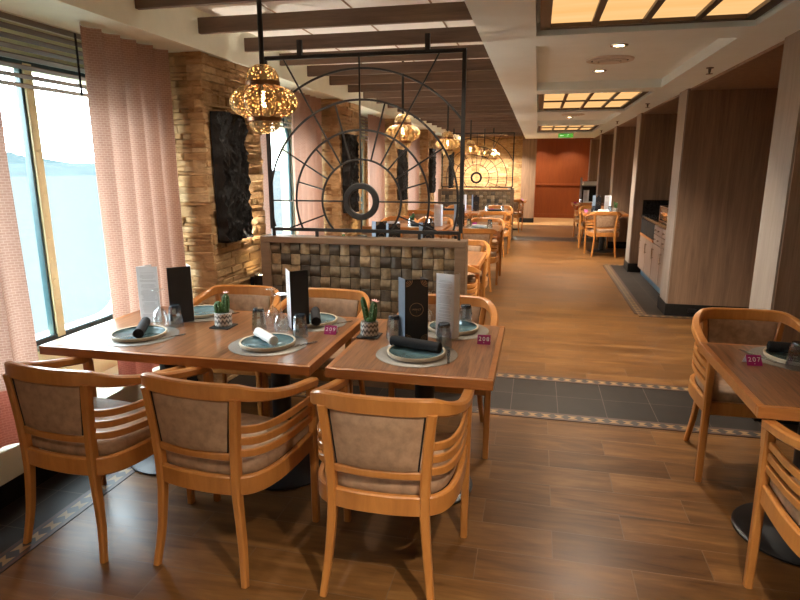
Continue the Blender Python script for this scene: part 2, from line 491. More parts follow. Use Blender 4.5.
def tile_band(x0, x1, y0, y1, nm='floor_slate'):
    return struct(MB().box(x0, x1, y0, y1, -.01, .002).build(nm, M['dark_tile'], smooth=0), 'dark slate floor tiles between mosaic borders')
TN = [0]
def border(ax, c, a, b, w=.105):
    """mosaic border strip; ax 'X' runs along X at y=c"""
    TN[0] += 1
    mb = MB()
    if ax == 'X': vs = [(a, c - w / 2, .0035), (b, c - w / 2, .0035), (b, c + w / 2, .0035), (a, c + w / 2, .0035)]
    else: vs = [(c + w / 2, a, .0035), (c + w / 2, b, .0035), (c - w / 2, b, .0035), (c - w / 2, a, .0035)]
    vs += [(x, y, -.01) for x, y, z in vs]
    L = b - a; u = [(0, 0), (L, 0), (L, 1), (0, 1)]
    mb.add(vs, [(0, 1, 2, 3), (4, 7, 6, 5), (0, 4, 5, 1), (1, 5, 6, 2), (2, 6, 7, 3), (3, 7, 4, 0)], [u, u, [(0, 0)] * 4, [(0, 0)] * 4, [(0, 0)] * 4, [(0, 0)] * 4])
    return struct(mb.build('trim_%d' % TN[0], M['border'], smooth=0), 'mosaic diamond border inlaid in the floor')
tile_band(-2.42, -2.13, YB, 3.70); border('Y', -2.085, YB, 3.70)
tile_band(-2.42, 2.9, 3.79, 4.42); border('X', 3.745, -2.42, 2.9); border('X', 4.465, -2.42, 2.9)
tile_band(-2.42, -2.13, 4.52, 13.4); border('Y', -2.085, 4.52, 13.4)
tile_band(1.26, 2.9, 6.80, 10.25); border('X', 6.755, 1.16, 2.9); border('Y', 1.195, 6.805, 10.25, .13); border('X', 10.3, 1.16, 2.9)
tile_band(-2.42, 2.9, 13.5, 14.15); border('X', 13.45, -2.42, 2.9); border('X', 14.2, -2.42, 2.9)

# --- left: ledge, window wall, bulkhead
lb = MB().box(XW - .02, -2.42, YB, 18, .115, .27, .004)
struct(lb.build('trim_ledge', M['cream'], smooth=0), 'cream window ledge running along the wall')
struct(MB().box(XW - .02, -2.425, YB, 18, 0, .115).build('baseboard_left', M['black_matt'], smooth=0), 'black skirting below the window ledge')
struct(MB().box(-2.95, XF, YB, 18, 2.35, ZB + .02).build('trim_bulkhead', M['cream'], smooth=0), 'cream bulkhead above the windows')

def rrect(y0, y1, z0, z1, r, n=8):
    pts = []
    for cy, cz, a0 in ((y1 - r, z0 + r, -90), (y1 - r, z1 - r, 0), (y0 + r, z1 - r, 90), (y0 + r, z0 + r, 180)):
        for k in range(n + 1):
            a = R(a0 + 90 * k / n); pts.append((cy + r * math.cos(a), cz + r * math.sin(a)))
    return pts
def window_bay(k, wall):
    o = PIT * k
    b0, b1 = 4.14 - PIT + o, 4.14 + o
    b0, b1 = max(b0, YB), min(b1, 18)
    z0, z1 = .27, 2.35
    w0, w1, wz0, wz1 = 2.14 + o, 3.56 + o, .63, 2.13
    hole = rrect(w0, w1, wz0, wz1, .27)
    cy, cz = (w0 + w1) / 2, (wz0 + wz1) / 2
    outer = []
    for y, z in hole:
        dy, dz = y - cy, z - cz
        ky = ((b1 - cy) if dy > 0 else (cy - b0)) / max(abs(dy), 1e-6)
        kz = ((z1 - cz) if dz > 0 else (cz - z0)) / max(abs(dz), 1e-6)
        t = min(ky, kz); outer.append((cy + dy * t, cz + dz * t))
    # snap the nearest outer points to the corners
    for c in ((b0, z0), (b0, z1), (b1, z0), (b1, z1)):
        j = min(range(len(outer)), key=lambda q: (outer[q][0] - c[0]) ** 2 + (outer[q][1] - c[1]) ** 2)
        outer[j] = c
    n = len(hole)
    vs = [(XW, *p) for p in outer] + [(XW, *p) for p in hole] + [(XW - .10, *p) for p in hole] + [(XW - .10, *p) for p in outer]
    for a in range(n):
        b = (a + 1) % n
        wall.add([vs[a], vs[b], vs[n + b], vs[n + a]], [(0, 1, 2, 3)])
        wall.add([vs[n + a], vs[n + b], vs[2 * n + b], vs[2 * n + a]], [(0, 1, 2, 3)])
        wall.add([vs[2 * n + a], vs[2 * n + b], vs[3 * n + b], vs[3 * n + a]], [(0, 1, 2, 3)])
    root = bpy.data.objects.new('window_%d' % (k + 2), None); COL.objects.link(root); root.location = (XW, cy, wz0)
    struct(root, 'ship window with rounded corners and a riveted mullion')
    L = lambda p, x: (x, p[0] - cy, p[1] - wz0)
    MB().sweep([L(p, .0) for p in rrect(w0 - .018, w1 + .018, wz0 - .018, wz1 + .018, .285)], .04, .030, up=(1, 0, 0), closed=True).build('window_frame', M['gasket'], root)
    fm = MB().sweep([L(p, .012) for p in rrect(w0 - .045, w1 + .045, wz0 - .045, wz1 + .045, .30)], .03, .04, up=(1, 0, 0), closed=True)
    ring = rrect(w0 - .045, w1 + .045, wz0 - .045, wz1 + .045, .30, 4)
    P = [Vector(L(p, .034)) for p in ring]
    for i in range(len(P)):
        a, b = P[i], P[(i + 1) % len(P)]; d = (b - a).length; m_ = max(1, int(d / .12))
        for q in range(m_):
            c = a.lerp(b, q / m_); fm.lathe([(.008, 0), (.006, .004), (0, .005)], 8, c=c, T=Matrix.Rotation(R(90), 3, 'Y'))
    fm.build('riveted_flange', M['flange'], root)
    mu = MB().box(-.03, .02, .0, .058, -.02, wz1 - wz0 + .02, .004)
    for q in range(12):
        mu.lathe([(.009, 0), (.007, .004), (0, .005)], 8, c=(.02, .03, .08 + q * .122), T=Matrix.Rotation(R(90), 3, 'Y'))
    mu.build('mullion', M['mullion'], root)
    MB().box(-.03, .008, -.018, .0, -.02, wz1 - wz0 + .02, .003).build('mullion_gasket', M['gasket'], root)
    MB().box(-.018, -.010, w0 - cy - .01, w1 - cy + .01, -.01, wz1 - wz0 + .01).build('pane', M['pane'], root, smooth=0)
NB = range(-2, 5)
wl = MB()
for k in NB: window_bay(k, wl)
yy = 4.14 + PIT * 4
wl.box(XW - .1, XW, yy, 18, .27, 2.35)
wl.box(XW - .1, XW, YB - .1, 4.14 - 3 * PIT + .001, .27, 2.35)
struct(wl.build('wall_left', M['yellow'], smooth=30), 'cream window wall')

# --- stone pillars
def stone_face(mb, a0, a1, z0, z1, place, rnd, depth=.10, dmin=.0, dmax=.045):
    z = z0
    while z < z1 - .01:
        h = min(rnd.choice([.025, .03, .036, .042, .05, .062, .08]), z1 - z)
        if z1 - z - h < .02: h = z1 - z
        a = a0
        while a < a1 - .005:
            w = rnd.uniform(.09, .34)
            if a1 - a - w < .06: w = a1 - a
            p = rnd.uniform(dmin, dmax); sk = rnd.uniform(-.012, .012)
            g = .0015
            q = [(a + g, z + g, -depth), (a + w - g, z + g, -depth), (a + w - g, z + h - g, -depth), (a + g, z + h - g, -depth)]
            e = .005
            q2 = [(a + g + e, z + g + e, p + sk), (a + w - g - e, z + g + e, p - sk), (a + w - g - e, z + h - g - e, p - sk + rnd.uniform(-.006, .006)), (a + g + e, z + h - g - e, p + sk + rnd.uniform(-.006, .006))]
            q1 = [(a + g, z + g, p + sk - e), (a + w - g, z + g, p - sk - e), (a + w - g, z + h - g, p - sk - e), (a + g, z + h - g, p + sk - e)]
            vs = [place(*t) for t in q + q1 + q2]
            fs = [(8, 9, 10, 11)] + [(i, (i + 1) % 4, 4 + (i + 1) % 4, 4 + i) for i in range(4)] + [(4 + i, 4 + (i + 1) % 4, 8 + (i + 1) % 4, 8 + i) for i in range(4)]
            mb.add(vs, fs)
            a += w
        z += h
def stone_pillar(k):
    rnd = random.Random(40 + k)
    y0, y1 = 3.785 + PIT * k, 4.60 + PIT * k
    x0, x1 = -2.74, XF - .03
    mb = MB()
    mb.box(x0, x1 - .06, y0 + .06, y1 - .06, .0, 2.35)
    stone_face(mb, y0 - .015, y1 + .015, 0, 2.35, lambda a, z, d: (x1 + d, a, z), rnd, dmax=.024)
    stone_face(mb, x0, x1 + .01, 0, 2.35, lambda a, z, d: (a, y0 - d, z), rnd, dmax=.024)
    stone_face(mb, x0, x1 + .01, 0, 2.35, lambda a, z, d: (a, y1 + d, z), rnd, dmax=.024)
    struct(mb.build('pillar_%d' % (k + 3), M['stone'], smooth=0), 'stacked honey stone pillar between windows')
for k in range(-2, 5): stone_pillar(k)

# --- ceiling
struct(MB().box(-2.95, -.36, YB, 18.2, ZB, ZB + .06).build('ceiling_left', M['tile_white'], smooth=0), 'white boards above the beams')
sm = MB()
for x in (-1.75, -1.22, -.70): sm.box(x - .006, x + .006, YB, 18, ZB - .004, ZB)
for q in range(34): sm.box(XF, -.39, YB + .3 + q * .635 - .004 + .1, YB + .3 + q * .635 + .004 + .1, ZB - .004, ZB)
struct(sm.build('trim_ceiling_joints', M['brass'], smooth=0), 'thin joint lines between ceiling boards')
BN = 0
y = 3.10 - .635 * 8
while y < 17.8:
    BN += 1
    struct(MB().box(XF, -.385, y, y + .035, 2.448, 2.545, .004).build('beam_%d' % BN, M['beam'], smooth=0), 'dark oak ceiling beam')
    y += .635
# corridor soffit with coffers
sof = MB()
XL, XR = -.385, 1.47
cells = []      # (y0, y1, kind)
P0 = 5.30
for j in range(-1, 3):
    cells.append((1.70 + P0 * j, 3.96 + P0 * j, 'lit')); cells.append((4.28 + P0 * j, 6.66 + P0 * j, 'coffer'))
cells = [c for c in cells if c[1] < 17 and c[1] > YB + .5]
cells = [(max(c[0], YB + .3), c[1], c[2]) for c in cells]
cells.sort()
RX0, RX1 = -.05, 1.165
TOP = 2.72
sof.box(XL, RX0, YB, 17.6, ZC, TOP); sof.box(RX1, XR + 1.9, YB, 17.6, ZC, TOP)
yp = YB
for y0, y1, kd in cells:
    sof.box(RX0, RX1, yp, y0, ZC, TOP); yp = y1
sof.box(RX0, RX1, yp, 17.6, ZC, TOP)
struct(sof.build('ceiling_corridor', M['white_ceil'], smooth=0), 'smooth white ceiling with recessed coffers')
roof = MB().box(XL, XR + 1.9, YB, 17.6, TOP, TOP + .05)
for y0, y1, kd in cells:
    if kd == 'coffer': roof.box(RX0, RX1, y0, y1, 2.46, TOP)
struct(roof.build('ceiling_coffers', M['white_ceil'], smooth=0), 'raised ceiling inside the coffers')
struct(MB().box(-.6, 4.4, 17.6, 20.4, 2.50, 2.6).build('ceiling_far', M['white_ceil'], smooth=0), 'ceiling of the lobby at the far end')

LK = 2.6
def light(name, kind, loc, energy, col=(1, .72, .42), rot=None, **kw):
    d = bpy.data.lights.new(name, kind); d.energy = energy * LK; d.color = col
    for k_, v_ in kw.items(): setattr(d, k_, v_)
    o = bpy.data.objects.new(name, d); COL.objects.link(o); o.location = loc
    if rot: o.rotation_euler = rot
    return o

WARM = (1, .88, .72)
def spot(loc, e, size=110, blend=.6, rad=.04, col=WARM):
    return light('downlight_beam', 'SPOT', loc, e, col, spot_size=R(size), spot_blend=blend, shadow_soft_size=rad)

lit = [c for c in cells if c[2] == 'lit']
lab = ['amber grid light panel in the ceiling behind the camera', 'nearest amber grid light panel overhead in the corridor ceiling', 'middle amber grid light panel beyond the first coffer', 'farthest amber grid light panel by the green exit sign']
ln = len(lit)
for i, (y0, y1, _) in enumerate(lit):
    t = thing('ceiling_light_panel', lab[i + (4 - ln)], 'ceiling light', (.5575, (y0 + y1) / 2, 2.425))
    hw, hl = .555, (y1 - y0) / 2 - .075
    MB().box(-hw, hw, -hl, hl, .0, .02).build('diffuser', M['light_panel'], t, smooth=0)
    g = MB()
    g.box(-hw - .03, -hw + .03, -hl - .03, hl + .03, -.022, .03); g.box(hw - .03, hw + .03, -hl - .03, hl + .03, -.022, .03)
    g.box(-hw, hw, -hl - .03, -hl + .03, -.022, .03); g.box(-hw, hw, hl - .03, hl + .03, -.022, .03)
    for q in (-.5, 0, .5): g.box(q * hw - .018, q * hw + .018, -hl, hl, -.02, -.001)
    g.box(-hw, hw, -.012, .012, -.02, -.001)
    g.build('grid_frame', M['light_frame'], t, smooth=0)
    MB().box(RX0 - .5575 + .002, RX1 - .5575 - .002, -(y1 - y0) / 2 + .002, (y1 - y0) / 2 - .002, .03, .06).build('backing', M['white_ceil'], t, smooth=0)

def downlight(loc, label, e, r=.062, group=None, size=110):
    t = thing('downlight', label, 'downlight', loc, 0, group)
    MB().lathe([(r * .62, -.001), (r * .66, -.006), (r, -.006), (r * 1.05, 0), (r * .62, .0)], 24, cap=False).build('trim_ring', M['chrome'], t)
    MB().lathe([(0, -.003), (r * .6, -.003), (r * .6, .0), (0, 0)], 20, cap=False).build('lens', M['lamp_lens'], t)
    spot((loc[0], loc[1], loc[2] - .02), e, size)
    return t
cof = [c for c in cells if c[2] == 'coffer']
nm = {0: 'coffer behind the camera', 1: 'first coffer', 2: 'second coffer', 3: 'third coffer'}
off = 4 - len(cof)
for i, (y0, y1, _) in enumerate(cof):
    yc = (y0 + y1) / 2
    w_ = nm[i + off]; e_ = 5 if y1 < 1 else (40 if y1 < 8 else 66)
    downlight((.53, y0 + .53, 2.46), 'round chrome downlight at the near end of the ' + w_, e_)
    downlight((.505, y1 - .67, 2.46), 'round chrome downlight at the far end of the ' + w_, e_)
    t = thing('air_diffuser', 'round white air diffuser between the downlights of the ' + w_, 'air vent', (.53, yc - .08, 2.46))
    MB().lathe([(.19, 0), (.185, -.012), (.15, -.016), (.145, -.010)], 36, cap=False).build('outer_ring', M['vent'], t)
    MB().lathe([(.135, -.004), (.13, -.02), (.10, -.024), (.095, -.016)], 36, cap=False).build('middle_ring', M['vent'], t)
    MB().lathe([(.085, -.002), (.08, -.028), (0, -.032)], 36, cap=False).build('centre_disc', M['vent'], t)
    MB().lathe([(0, -.001), (.17, -.001), (.17, 0), (0, 0)], 30, cap=False).build('throat', M['black_matt'], t)
for i, (yy, n_) in enumerate([(5.47, 'above the nearest panelled alcove'), (8.3, 'above the alcove with the sideboard'), (11.3, 'above the alcove of the far right table'), (14.0, 'farthest along the corridor')]):
    t = thing('sprinkler', 'small ceiling sprinkler head ' + n_, 'sprinkler', (1.31, yy, ZC))
    MB().lathe([(.03, 0), (.028, -.006), (.012, -.008), (.010, -.03), (.006, -.045)], 16).build('body', M['sprinkler'], t)
    MB().lathe([(0, -.052), (.026, -.050), (.026, -.047), (0, -.047)], 16, cap=False).build('deflector', M['sprinkler'], t)

# downlights between the beams over the tables
bl = []
for r_, yv in enumerate((.28, 3.45, 6.3, 9.2, 12.3, 15.2)):
    yy = 3.10 + .635 * round((yv - 3.10 - .38) / .635) + .38
    for j, xv in enumerate((-1.55, -.72)):
        bl.append((xv, yy))
rown = ['behind the camera', 'above the near row of tables', 'above the second row of tables', 'above the third row of tables', 'above the fourth row of tables', 'before the far stone wall']
for q, (xv, yy) in enumerate(bl):
    downlight((xv, yy, ZB), 'small downlight between the beams ' + rown[q // 2] + (', window side' if q % 2 == 0 else ', aisle side'), (5, 13, 20, 22, 24, 30)[q // 2], .045)

# --- right: piers and alcoves
PIERS = [3.97 + PIT * j for j in range(-2, 6)]
PW = .39; XA = 2.75
for i, y in enumerate(PIERS):
    root = bpy.data.objects.new('partition_%d' % (i + 1), None); COL.objects.link(root); root.location = (1.45, y, 0); struct(root, 'dark wood partition between alcoves')
    MB().box(.012, XA - 1.45, 0, PW, 0, ZC).build('veneer_panel', M['panel'], root, smooth=0)
    MB().box(0, .012, .012, PW - .012, .13, ZC).build('pale_end_face', M['pier_face'], root, smooth=0)
    MB().box(-.012, XA - 1.45, -.014, PW + .014, 0, .135, .003).build('skirting', M['black_matt'], root, smooth=0)
    MB().box(.22, .31, -.020, -.012, .05, .09, .002).build('socket_plate', M['base'], root, smooth=0)
struct(MB().box(XA, XA + .12, YB, 17.2, 0, ZC).build('wall_right', M['panel'], smooth=0), 'dark wood wall at the back of the alcoves')
struct(MB().box(XA - .015, XA, YB, 17.2, 0, .135).build('baseboard_right', M['black_matt'], smooth=0), 'black skirting along the alcoves')
for i, y in enumerate(PIERS[:-1]):
    struct(MB().box(1.475, XA, y + PW, y + PIT, ZC - .02, ZC).build('ceiling_alcove_%d' % (i + 1), M['panel'], smooth=0), 'dark wood ceiling of an alcove')

# --- far end
mb = MB(); rnd = random.Random(99)
mb.box(-2.9, -.46, 18.06, 18.3, 0, ZB)
stone_face(mb, -2.8, -.46, 0, 2.42, lambda a, z, d: (a, 18.0 - d, z), rnd, dmax=.018)
struct(mb.build('wall_far_stone', M['stone'], smooth=0), 'honey stone wall at the far end')
struct(MB().box(-.46, -.06, 17.9, 18.3, 0, ZB).build('pillar_far', M['panel'], smooth=0), 'dark wood end panel beside the far stone wall')
struct(MB().box(-.47, -.05, 17.88, 18.31, 0, .13).build('baseboard_far', M['black_matt'], smooth=0), 'black skirting of the far end panel')
fw = MB().box(-.6, 4.4, YE, YE + .1, 0, 2.55)
struct(fw.build('wall_far', M['terracotta'], smooth=0), 'terracotta wood wall at the far end')
struct(MB().box(-.6, 4.4, YE - .03, YE, 1.02, 1.08, .006).build('trim_dado', M['terracotta'], smooth=0), 'dado rail on the far terracotta wall')
struct(MB().box(-.6, 4.4, YE - .02, YE, 0, .12, .004).build('baseboard_terracotta', M['terracotta'], smooth=0), 'skirting of the far terracotta wall')
struct(MB().box(-.62, -.5, 18.3, YE, 0, 2.55).build('wall_far_left', M['terracotta'], smooth=0))
struct(MB().box(4.3, 4.4, 17.2, YE, 0, 2.55).build('wall_far_right', M['terracotta'], smooth=0))
struct(MB().box(2.75, 4.4, 17.2, 17.3, 0, 2.55).build('wall_far_return', M['panel'], smooth=0))
struct(MB().box(-2.95, 2.9, YB - .1, YB, 0, ZB).build('wall_back', M['cream'], smooth=0), 'wall behind the camera')
for x_, l_ in ((.02, 'left'), (.95, 'right')):
    downlight((x_, 19.2, 2.50), 'small downlight at the top of the terracotta wall, %s one' % l_, 12, .05, size=120)
downlight((2.2, 18.7, 2.50), 'downlight in the lobby ceiling beside the far passage', 16, .05)
downlight((-.2, 18.9, 2.50), 'downlight in the lobby ceiling behind the dark end panel', 14, .05)

for q, x_ in enumerate((-2.2, -1.55, -.9)):
    downlight((x_, 17.0875, 2.448), ('added wall-washing downlight above the far stone wall, ' + ('by the window', 'in the middle', 'by the dark end panel')[q]), 60, .05, size=130)  # washers added only to brighten the stone wall, not known fittings
t = thing('exit_sign', 'green lit running-man exit sign under the far corridor ceiling', 'exit sign', (.60, 14.9, 2.325))
MB().box(-.17, .17, -.012, .012, -.05, .04, .003).build('sign_panel', M['exit_green'], t, smooth=0)
MB().box(-.175, .175, -.016, .016, .04, .0549).build('housing', M['vent'], t, smooth=0)
pm = MB()
pm.lathe([(0, -.001), (.015, -.001), (.015, .001), (0, .001)], 16, c=(.085, -.0135, .038), T=Matrix.Rotation(R(90), 3, 'X'), cap=False)
for a, b, w_ in (((.075, .022), (.055, -.015), .02), ((.055, -.015), (.085, -.03), .011), ((.085, -.03), (.08, -.052), .010), ((.055, -.015), (.025, -.035), .011), ((.025, -.035), (.005, -.03), .009), ((.07, .018), (.10, .0), .009), ((.07, .018), (.04, .012), .009)):
    pm.sweep([(a[0], -.0135, a[1]), (b[0], -.0135, b[1])], .003, w_, up=(0, -1, 0))
pm.box(-.18, -.07, -.0145, -.0125, -.008, .008); pm.ext([(-.20, 0), (-.165, .028), (-.165, -.028)], 'Y', -.0145, -.0125)
pm.v = [Vector((v.x * .66, v.y, v.z * .66 - .004)) for v in pm.v]
pm.build('running_man_symbol', M['exit_white'], t, smooth=0)

# ------------------------------------------------------------------ outside
sea = MB().box(-3000, -6, -1500, 3000, -14.2, -14)
struct(sea.build('sea', M['sea'], smooth=0), 'pale calm sea outside the windows')
def ridge(name, x, y0, y1, zt, seed, m, lab):
    mb = MB(); n = 120
    pr = []
    for i in range(n + 1):
        y = y0 + (y1 - y0) * i / n
        e = min(1, 6 * i / n, 6 * (1 - i / n))
        h = zt * e * (.65 + .5 * noise.noise(Vector((y * .0016, seed, 0))) + .12 * noise.noise(Vector((y * .01, seed, 3))))
        pr.append((y, max(h, .5) - 14))
    vs = []
    for y, h in pr: vs += [(x + 160, y, -14.1), (x + 60, y, -14 + (h + 14) * .6), (x, y, h), (x - 120, y, -14.1)]
    fs = []
    for i in range(n):
        for k in range(3): fs.append((i * 4 + k, i * 4 + k + 1, i * 4 + 5 + k, i * 4 + 4 + k))
    mb.add(vs, fs)
    return struct(mb.build(name, m, smooth=60), lab)
ridge('hills', -2400, -400, 2900, 130, 2.3, M['hill'], 'misty hills along the far shore')
ridge('shore', -1000, 520, 1800, 34, 8.1, M['shore'], 'low pale island in the bay')

# ------------------------------------------------------------------ curtains and blinds
def curtain(y0, y1, label, seed, group='pink patterned curtains by the windows'):
    rnd = random.Random(seed)
    n = int((y1 - y0) / .0075); zs = [.285, .9, 1.6, 2.345]
    wl_ = rnd.uniform(.155, .175); ph = rnd.uniform(0, 6)
    rows = []
    for zi, z in enumerate(zs):
        row = []; s = 0; prev = None
        for i in range(n + 1):
            y = y0 + (y1 - y0) * i / n
            a = 2 * math.pi * (y - y0) / wl_ + ph + .25 * math.sin(z * 1.3 + y * 5)
            x = -2.415 + .027 * math.sin(a) + .006 * math.sin(2 * a + 1) + .005 * math.sin(z * 3 + seed)
            yy = y + .022 * math.cos(a) + .006 * math.sin(z * 2 + i * .1)
            p = Vector((x, yy, z))
            if prev is not None: s += (p - prev).length
            prev = p; row.append((p, s))
        rows.append(row)
    mb = MB(); vs = []; fs = []; us = []
    for row in rows: vs += [p for p, s in row]
    for zi in range(len(zs) - 1):
        for i in range(n):
            fs.append((zi * (n + 1) + i, zi * (n + 1) + i + 1, (zi + 1) * (n + 1) + i + 1, (zi + 1) * (n + 1) + i))
            us.append([(rows[zi][i][1], zs[zi]), (rows[zi][i + 1][1], zs[zi]), (rows[zi + 1][i + 1][1], zs[zi + 1]), (rows[zi + 1][i][1], zs[zi + 1])])
    mb.add(vs, fs, us)
    o = mb.build('curtain', M['curtain'], smooth=80)
    o.data.validate()
    return tag(o, label, 'curtain', group)
WN = {-2: 'in the window bay behind the camera', -1: 'in the bay just behind the camera', 0: 'in the nearest window bay', 1: 'in the second window bay, behind the iron screen', 2: 'in the third window bay', 3: 'in the fourth window bay', 4: 'in the farthest window bay'}
for k in range(-1, 5):
    o = PIT * k
    curtain(1.745 + o, 2.325 + o, 'narrow pink curtain on the near side ' + WN[k], 100 + k)
    curtain(2.89 + o, 3.735 + o, 'wide pink curtain on the far side ' + WN[k], 200 + k)
    t = thing('venetian_blind', 'raised dark slatted blind at the top ' + WN[k], 'blind', (-2.62, 2.80 + o, 2.35), 0, 'slatted window blinds')
    L = .80
    MB().box(-.02, .02, -L, L, -.012, 0, .003).build('head_rail', M['cream'], t, smooth=0)
    s_ = MB(); ts = Matrix.Rotation(R(-12), 4, 'Y')
    for q in range(8):
        z = -.016 - q * .046
        s_.box(-.026, .026, -L, L, -.002, .002, 0, T=Matrix.Translation((0, 0, z)) @ ts)
    s_.build('slats', M['slat'], t, smooth=0)
    for yv in (-.29, .29):
        MB().box(.0265, .0285, yv - .008, yv + .008, -.345, -.012).build('ladder_tape', M['black_matt'], t, smooth=0)

# ------------------------------------------------------------------ burnt wood wall art and uplights on pillars
def wall_art(k, label):
    rnd = random.Random(60 + k); ny, nz = 56, 140
    W, Z = .37, .90
    mb = MB(); vs = []; fs = []
    for j in range(nz + 1):
        for i in range(ny + 1):
            u, v = i / ny, j / nz
            y = (u - .5) * W; z = v * Z
            q = Vector((y * 13 + k * 7.3 + .6 * math.sin(z * 11), z * 6.5, 3.1 * k))
            d1 = noise.noise(q); d2 = noise.noise(q * 2.3 + Vector((5, d1 * 2, 0)))
            rg = (1 - abs(d1) * 2) * .028 + (1 - abs(d2) * 2) * .016
            ed = .012 * noise.noise(Vector((z * 14, u * 2 + k, 9)))
            if i in (0, ny): y += ed
            if j in (0, nz): z += ed
            vs.append((.052 + rg + .006 * noise.noise(q * 6), y, z))
    st = ny + 1
    for j in range(nz):
        for i in range(ny): fs.append((j * st + i, j * st + i + 1, (j + 1) * st + i + 1, (j + 1) * st + i))
    base = len(vs)
    per = [i for i in range(st)] + [j * st + ny for j in range(1, nz + 1)] + [nz * st + i for i in range(ny - 1, -1, -1)] + [j * st for j in range(nz - 1, 0, -1)]
    for p in per: vs.append((.0, vs[p][1], vs[p][2]))
    for a in range(len(per)):
        b = (a + 1) % len(per); fs.append((per[a], per[b], base + b, base + a))
    fs.append(tuple(range(base, base + len(per))))
    mb.add(vs, fs)
    o = mb.build('wall_sculpture', M['burnt'], smooth=60, loc=(XF - .004, 4.0 + PIT * k, 1.07))
    return tag(o, label, 'wall art', 'black carved wood panels on the pillars')
PN = ['nearest stone pillar', 'second stone pillar', 'third stone pillar', 'fourth stone pillar', 'farthest stone pillar']
for k in range(5):
    wall_art(k, 'black charred carved wood panel hung on the ' + PN[k])
    t = thing('uplighter', 'small dark wall uplighter low on the ' + PN[k], 'wall lamp', (XF - .012, 4.32 + PIT * k, .64), 0, 'uplighters on the stone pillars')
    MB().box(0, .03, -.04, .04, .02, .10, .003).build('bracket', M['base'], t, smooth=0)
    MB().lathe([(.055, .0), (.062, .005), (.062, .115), (.055, .12), (.052, .10), (.0, .10)], 24, c=(.085, 0, 0)).build('shade', M['base'], t)
    MB().lathe([(0, .102), (.045, .102), (.045, .106), (0, .106)], 20, c=(.085, 0, 0), cap=False).build('lens', M['lamp_lens'], t)
    light('uplight_beam', 'SPOT', (XF + .115, 4.32 + PIT * k, .80), 14, WARM, rot=(R(180), R(12), 0), spot_size=R(100), spot_blend=.8, shadow_soft_size=.03)

# ------------------------------------------------------------------ pendants
def make_pendant(label):
    t = thing('pendant_lantern', label, 'pendant lamp', (0, 0, 0), 0, 'pierced gold lanterns over the tables')
    # local z = 0 at the ceiling
    zt = 2.09 - ZB
    MB().tube((0, 0, 0), (0, 0, zt - .03), .0125, 12).lathe([(.045, 0), (.045, -.012), (.02, -.03)], 20).build('rod', M['black'], t)
    b = 1.765 - ZB
    MB().lathe([(.012, .325), (.035, .322), (.060, .305), (.076, .275), (.080, .240)], 40, c=(0, 0, b), cap=False, lobes=8, amp=.10).build('crown', M['lattice'], t)
    MB().lathe([(.079, .248), (.084, .245), (.084, .222), (.079, .219)], 40, c=(0, 0, b), cap=False).build('upper_band', M['brass'], t)
    prof = []
    for i in range(15):
        a = math.pi * (i / 14) * .86 + .22
        prof.append((.155 * math.sin(a) ** .8, .150 + .084 * math.cos(a)))
    MB().lathe(prof, 96, c=(0, 0, b), cap=False, lobes=10, amp=.22).build('globe', M['lattice'], t)
    rb = MB()
    for q in range(10):
        a = 2 * math.pi * q / 10
        rb.sweep([Vector((r * .872 * math.cos(a), r * .872 * math.sin(a), z)) + Vector((0, 0, b)) for r, z in prof], .009, .009, round_n=6)
    rb.build('ribs', M['brass'], t)
    MB().lathe([(.080, .080), (.084, .077), (.084, .058), (.078, .055)], 40, c=(0, 0, b), cap=False).build('lower_band', M['brass'], t)
    MB().lathe([(.076, .055), (.070, .03), (.05, .008), (.02, .0)], 40, c=(0, 0, b), cap=False, lobes=8, amp=.10).build('finial_cup', M['lattice'], t)
    MB().lathe([(.0, .20), (.009, .20), (.010, .185), (.013, .165), (.012, .140), (.006, .122), (0, .118)], 20, c=(0, 0, b), cap=False).build('bulb', M['bulb'], t)
    MB().tube((0, 0, b + .33), (0, 0, b + .20), .008).build('lamp_holder', M['brass'], t)
    return t
PL = ['large pierced gold lantern on a black rod over the near window table', 'second pierced gold lantern, seen through the iron screen', 'third pierced gold lantern along the row', 'fourth pierced gold lantern along the row', 'fifth pierced gold lantern, near the far stone wall', 'last and smallest pierced gold lantern before the far stone wall']
pend = None
for k in range(6):
    x = -1.345 if k == 0 else -1.285 + .012 * k
    z = ZB if k == 0 else ZB - .01
    if pend is None: pend = make_pendant(PL[0]); pend.location = (x, PIT * (k + 1), ZB)
    else: dup(pend, (x, PIT * (k + 1), ZB), 17 * k, PL[k])
    light('lantern_light', 'POINT', (x, PIT * (k + 1), 1.92), 2.2, (1, .74, .45), shadow_soft_size=.02)

